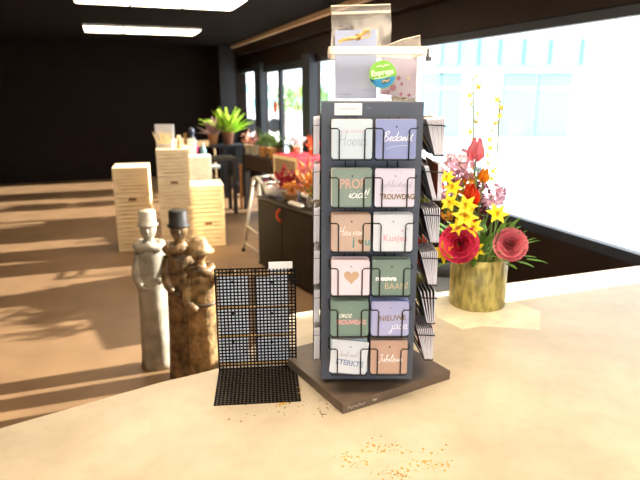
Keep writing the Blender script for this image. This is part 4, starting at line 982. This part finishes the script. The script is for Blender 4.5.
# ------------------------------------------------------------------ grey trestle
M_tr = mat('trestle_grey', '#a89e8e', .45, metal=.3)
p0 = on_z(243.5, 251, 0); p1 = on_z(261, 263.5, 0)
g = thing('folding_trestle', 'grey metal folding trestle beside the dark cabinet', 'trestle', ((p0.x + p1.x) / 2, (p0.y + p1.y) / 2, 0))
def lp(v): return Vector(v) - g.location
t0 = on_y(254, 184, p0.y + .1); t1 = on_y(259, 186, p1.y + .15); hz = .78
t0.z = t1.z = hz
back = Vector((.38, .32, 0))
for a, b_ in ((p0, t0), (p1, t1)):
    mb = MB(); mb.tube([lp(a), lp(b_)], .014, 8); mb.build('leg', M_tr, g, smooth_=True)
    mb = MB(); mb.tube([lp(a + back + Vector((.15, .1, 0))), lp(b_ + back * .12)], .014, 8); mb.build('leg', M_tr, g, smooth_=True)
    mb = MB(); mb.lathe([(.02, 0), (.02, .03), (.012, .035)], 10, c=lp(a)); mb.build('rubber_foot', M_blk, g)
for t_ in (.12, .35):
    mb = MB(); mb.tube([lp(p0.lerp(t0, t_)), lp(p1.lerp(t1, t_))], .010, 6); mb.build('cross_bar', M_tr, g, smooth_=True)
for q in (.1, .75):
    mb = MB(); mb.tube([lp(t0 + back * q * .6 - (t1 - t0).normalized() * .02), lp(t1 + back * q * .6 + (t1 - t0).normalized() * .02)], .014, 8); mb.build('top_rail', M_tr, g, smooth_=True)
for a in (t0, t1):
    mb = MB(); mb.tube([lp(a), lp(a + back * .5)], .012, 8); mb.build('side_rail', M_tr, g, smooth_=True)
# ------------------------------------------------------------------ dark cabinet
cl0 = on_z(257.5, 195.5, .70); cr0 = on_z(313, 214.5, .70); dv = (cr0 - cl0); ca = math.atan2(dv.y, dv.x); LC = 1.55; DC = .75
cb = thing('dark_cabinet', 'dark brown low cabinet with two doors behind the tower', 'cabinet', (cl0.x, cl0.y, 0), ca)      # local x along the front, y to the back
M_cab = mat('cabinet_dark', '#2b2117', .6, spec=.12, vary=.2, scale=5, stretch=(6, 6, .6))
mb = MB(); mb.box((LC / 2, DC / 2 + .02, .34), (LC - .02, DC - .02, .68)); mb.build('cabinet_body', M_cab, cb)
mb = MB(); mb.box((LC / 2, DC / 2, .69), (LC, DC + .02, .02)); mb.build('cabinet_top', mat('cabinet_top', '#33281c', .5, spec=.2), cb)
ux = (on_z(281.5, 204, .70) - cl0).dot(dv.normalized())
ds = [(.015, ux - .004), (ux + .004, LC - .5), (LC - .492, LC - .015)]
for i, (a, b_) in enumerate(ds):
    mb = MB(); mb.box(((a + b_) / 2, .002, .35), (b_ - a, .018, .64)); dr = mb.build('door', M_cab, cb, bevel=.002)
    if i == 0:
        mb = MB(); mb.tube([(b_ - .01, -.012, .65), (b_ - .03, -.035, .62), (b_ - .025, -.04, .58), (b_ + .005, -.03, .55), (b_ + .008, -.012, .545)], .011, 8); hd = mb.build('handle', mat('handle_orange', '#c9481c', .5), dr, smooth_=True); hd['label'] = 'orange red ribbon handle'
# goods on the cabinet
U = dv.normalized(); V = Vector((-U.y, U.x, 0))
def onB(a, b, z=.701): v = cl0 + U * a + V * b; return (v.x, v.y, z)
def on_top(x, y):        # image point at the cabinet top -> along, back
    q = on_z(x, y, .70) - cl0; return q.dot(U), q.dot(V)
g = thing('white_bowl', 'white rounded bowl at the left end of the dark cabinet', 'bowl', onB(.14, .10)); mb = MB(); mb.lathe([(.035, 0), (.075, .03), (.085, .07), (.07, .10), (.062, .10), (.07, .06), (.03, .02), (.002, .02)], 24); mb.build('bowl_body', mat('bowl_white', '#f7f0e4', .4), g, smooth_=True)
RDs = mat('bloom_wine', '#a3202f', .6, vary=.2); CRm = mat('bloom_cream', '#f0cdb6', .7, vary=.15); DO = mat('bloom_amber', '#d98a3c', .7, vary=.35); SP = mat('bloom_salmon', '#e58f86', .7, vary=.2); OL = mat('leaf_olive2', '#8a7a32', .6, vary=.3)
goods = [(.32, .14, .05, .08, CP, 'bush', RDs, .13, 'wine red dried bouquet in cream pot on the cabinet'),
    (.36, .36, .05, .10, CP, 'bush', SP, .15, 'salmon pink dried bouquet at the back of the cabinet'),
    (.52, .30, .05, .10, OP, 'bush', CRm, .14, 'cream dried bouquet in orange pot on the cabinet'),
    (.50, .10, .055, .085, mat('pot_tan2', '#c99a6a', .6), 'balls', DO, .10, 'tan pot of amber berries at the cabinet front'),
    (.68, .22, .05, .08, OP, 'bush', DO, .15, 'amber dried bouquet in the middle of the cabinet'),
    (.74, .42, .05, .12, CP, 'blades', OL, .30, 'olive grass in cream pot at the back of the cabinet'),
    (.86, .30, .05, .1, OP, 'bush', mat('bloom_gold', '#e0a54e', .7, vary=.3), .15, 'golden dried bouquet right along the cabinet next to tower'),
    (.90, .12, .05, .08, CP, 'balls', OL, .12, 'olive berries in cream pot beside the tower edge'),
    (1.15, .25, .05, .1, OP, 'bush', RDs, .15, 'wine red bouquet on the cabinet end behind tower'),
    (.20, .40, .045, .09, OP, 'bush', DO, .13, 'amber bouquet in orange pot at the back left of the cabinet')]
for i, (a, b_, pr, ph, pm, kind, fm, R, lb) in enumerate(goods):
    potted('dried_bouquet', lb, onB(a, b_), pr, ph, pm, kind, fm, R, 90 if kind == 'bush' else 30, 'bouquet', 'dried bouquets on the cabinet', seed=60 + i)
g = thing('cream_dish', 'cream shallow dish near the front of the dark cabinet', 'dish', onB(.77, .13, .701)); mb = MB(); mb.lathe([(.03, 0), (.032, .08), (.075, .10), (.08, .125), (.07, .125), (.03, .10), (.002, .10)], 24); mb.build('dish_body', mat('bowl_white', '#f7f0e4'), g, smooth_=True)
for i, (a, lb) in enumerate(((.62, 'white pebble at the left of the cabinet front edge row'), (.695, 'white pebble in the middle of the cabinet front edge row'), (.76, 'white pebble at the right of the cabinet front edge row'))):
    mb = MB(); mb.ell((0, 0, .022), (.035, .028, .022), 14); tag(mb.build('white_pebble', mat('pebble', '#ece4d6', .5), loc=onB(a, .035), smooth_=True), lb, 'pebble', 'white pebbles on the cabinet')

# ------------------------------------------------------------------ light
w = bpy.data.worlds.new('sky'); sc.world = w; w.use_nodes = True
bg = w.node_tree.nodes['Background']; bg.inputs[0].default_value = (.86, .93, 1, 1); bg.inputs[1].default_value = 2.2
sun = bpy.data.lights.new('sun', 'SUN'); sun.energy = 11; sun.angle = math.radians(.8); sun.color = (1, .93, .82)
so = bpy.data.objects.new('sun', sun); COL.objects.link(so)
el = math.radians(22); to_sun = E2 * math.cos(el) + Vector((0, 0, math.sin(el)))
so.rotation_euler = to_sun.to_track_quat('Z', 'Y').to_euler(); so.location = RM(4, 12, 8)

# ------------------------------------------------------------------ camera
cam = bpy.data.cameras.new('camera'); cam.sensor_width = 36; cam.sensor_fit = 'HORIZONTAL'; cam.lens = FPX * 36 / 640
co = bpy.data.objects.new('camera', cam); COL.objects.link(co); co.location = (0, 0, EYE); co.rotation_euler = (PI / 2 - TH, 0, 0)
cam.dof.use_dof = True; cam.dof.focus_distance = 1.33; cam.dof.aperture_fstop = 4.5; cam.clip_start = .05
sc.camera = co
vs = sc.view_settings; vs.view_transform = 'Standard'; vs.look = 'None'; vs.gamma = 1; vs.exposure = 1.12; vs.use_curve_mapping = False
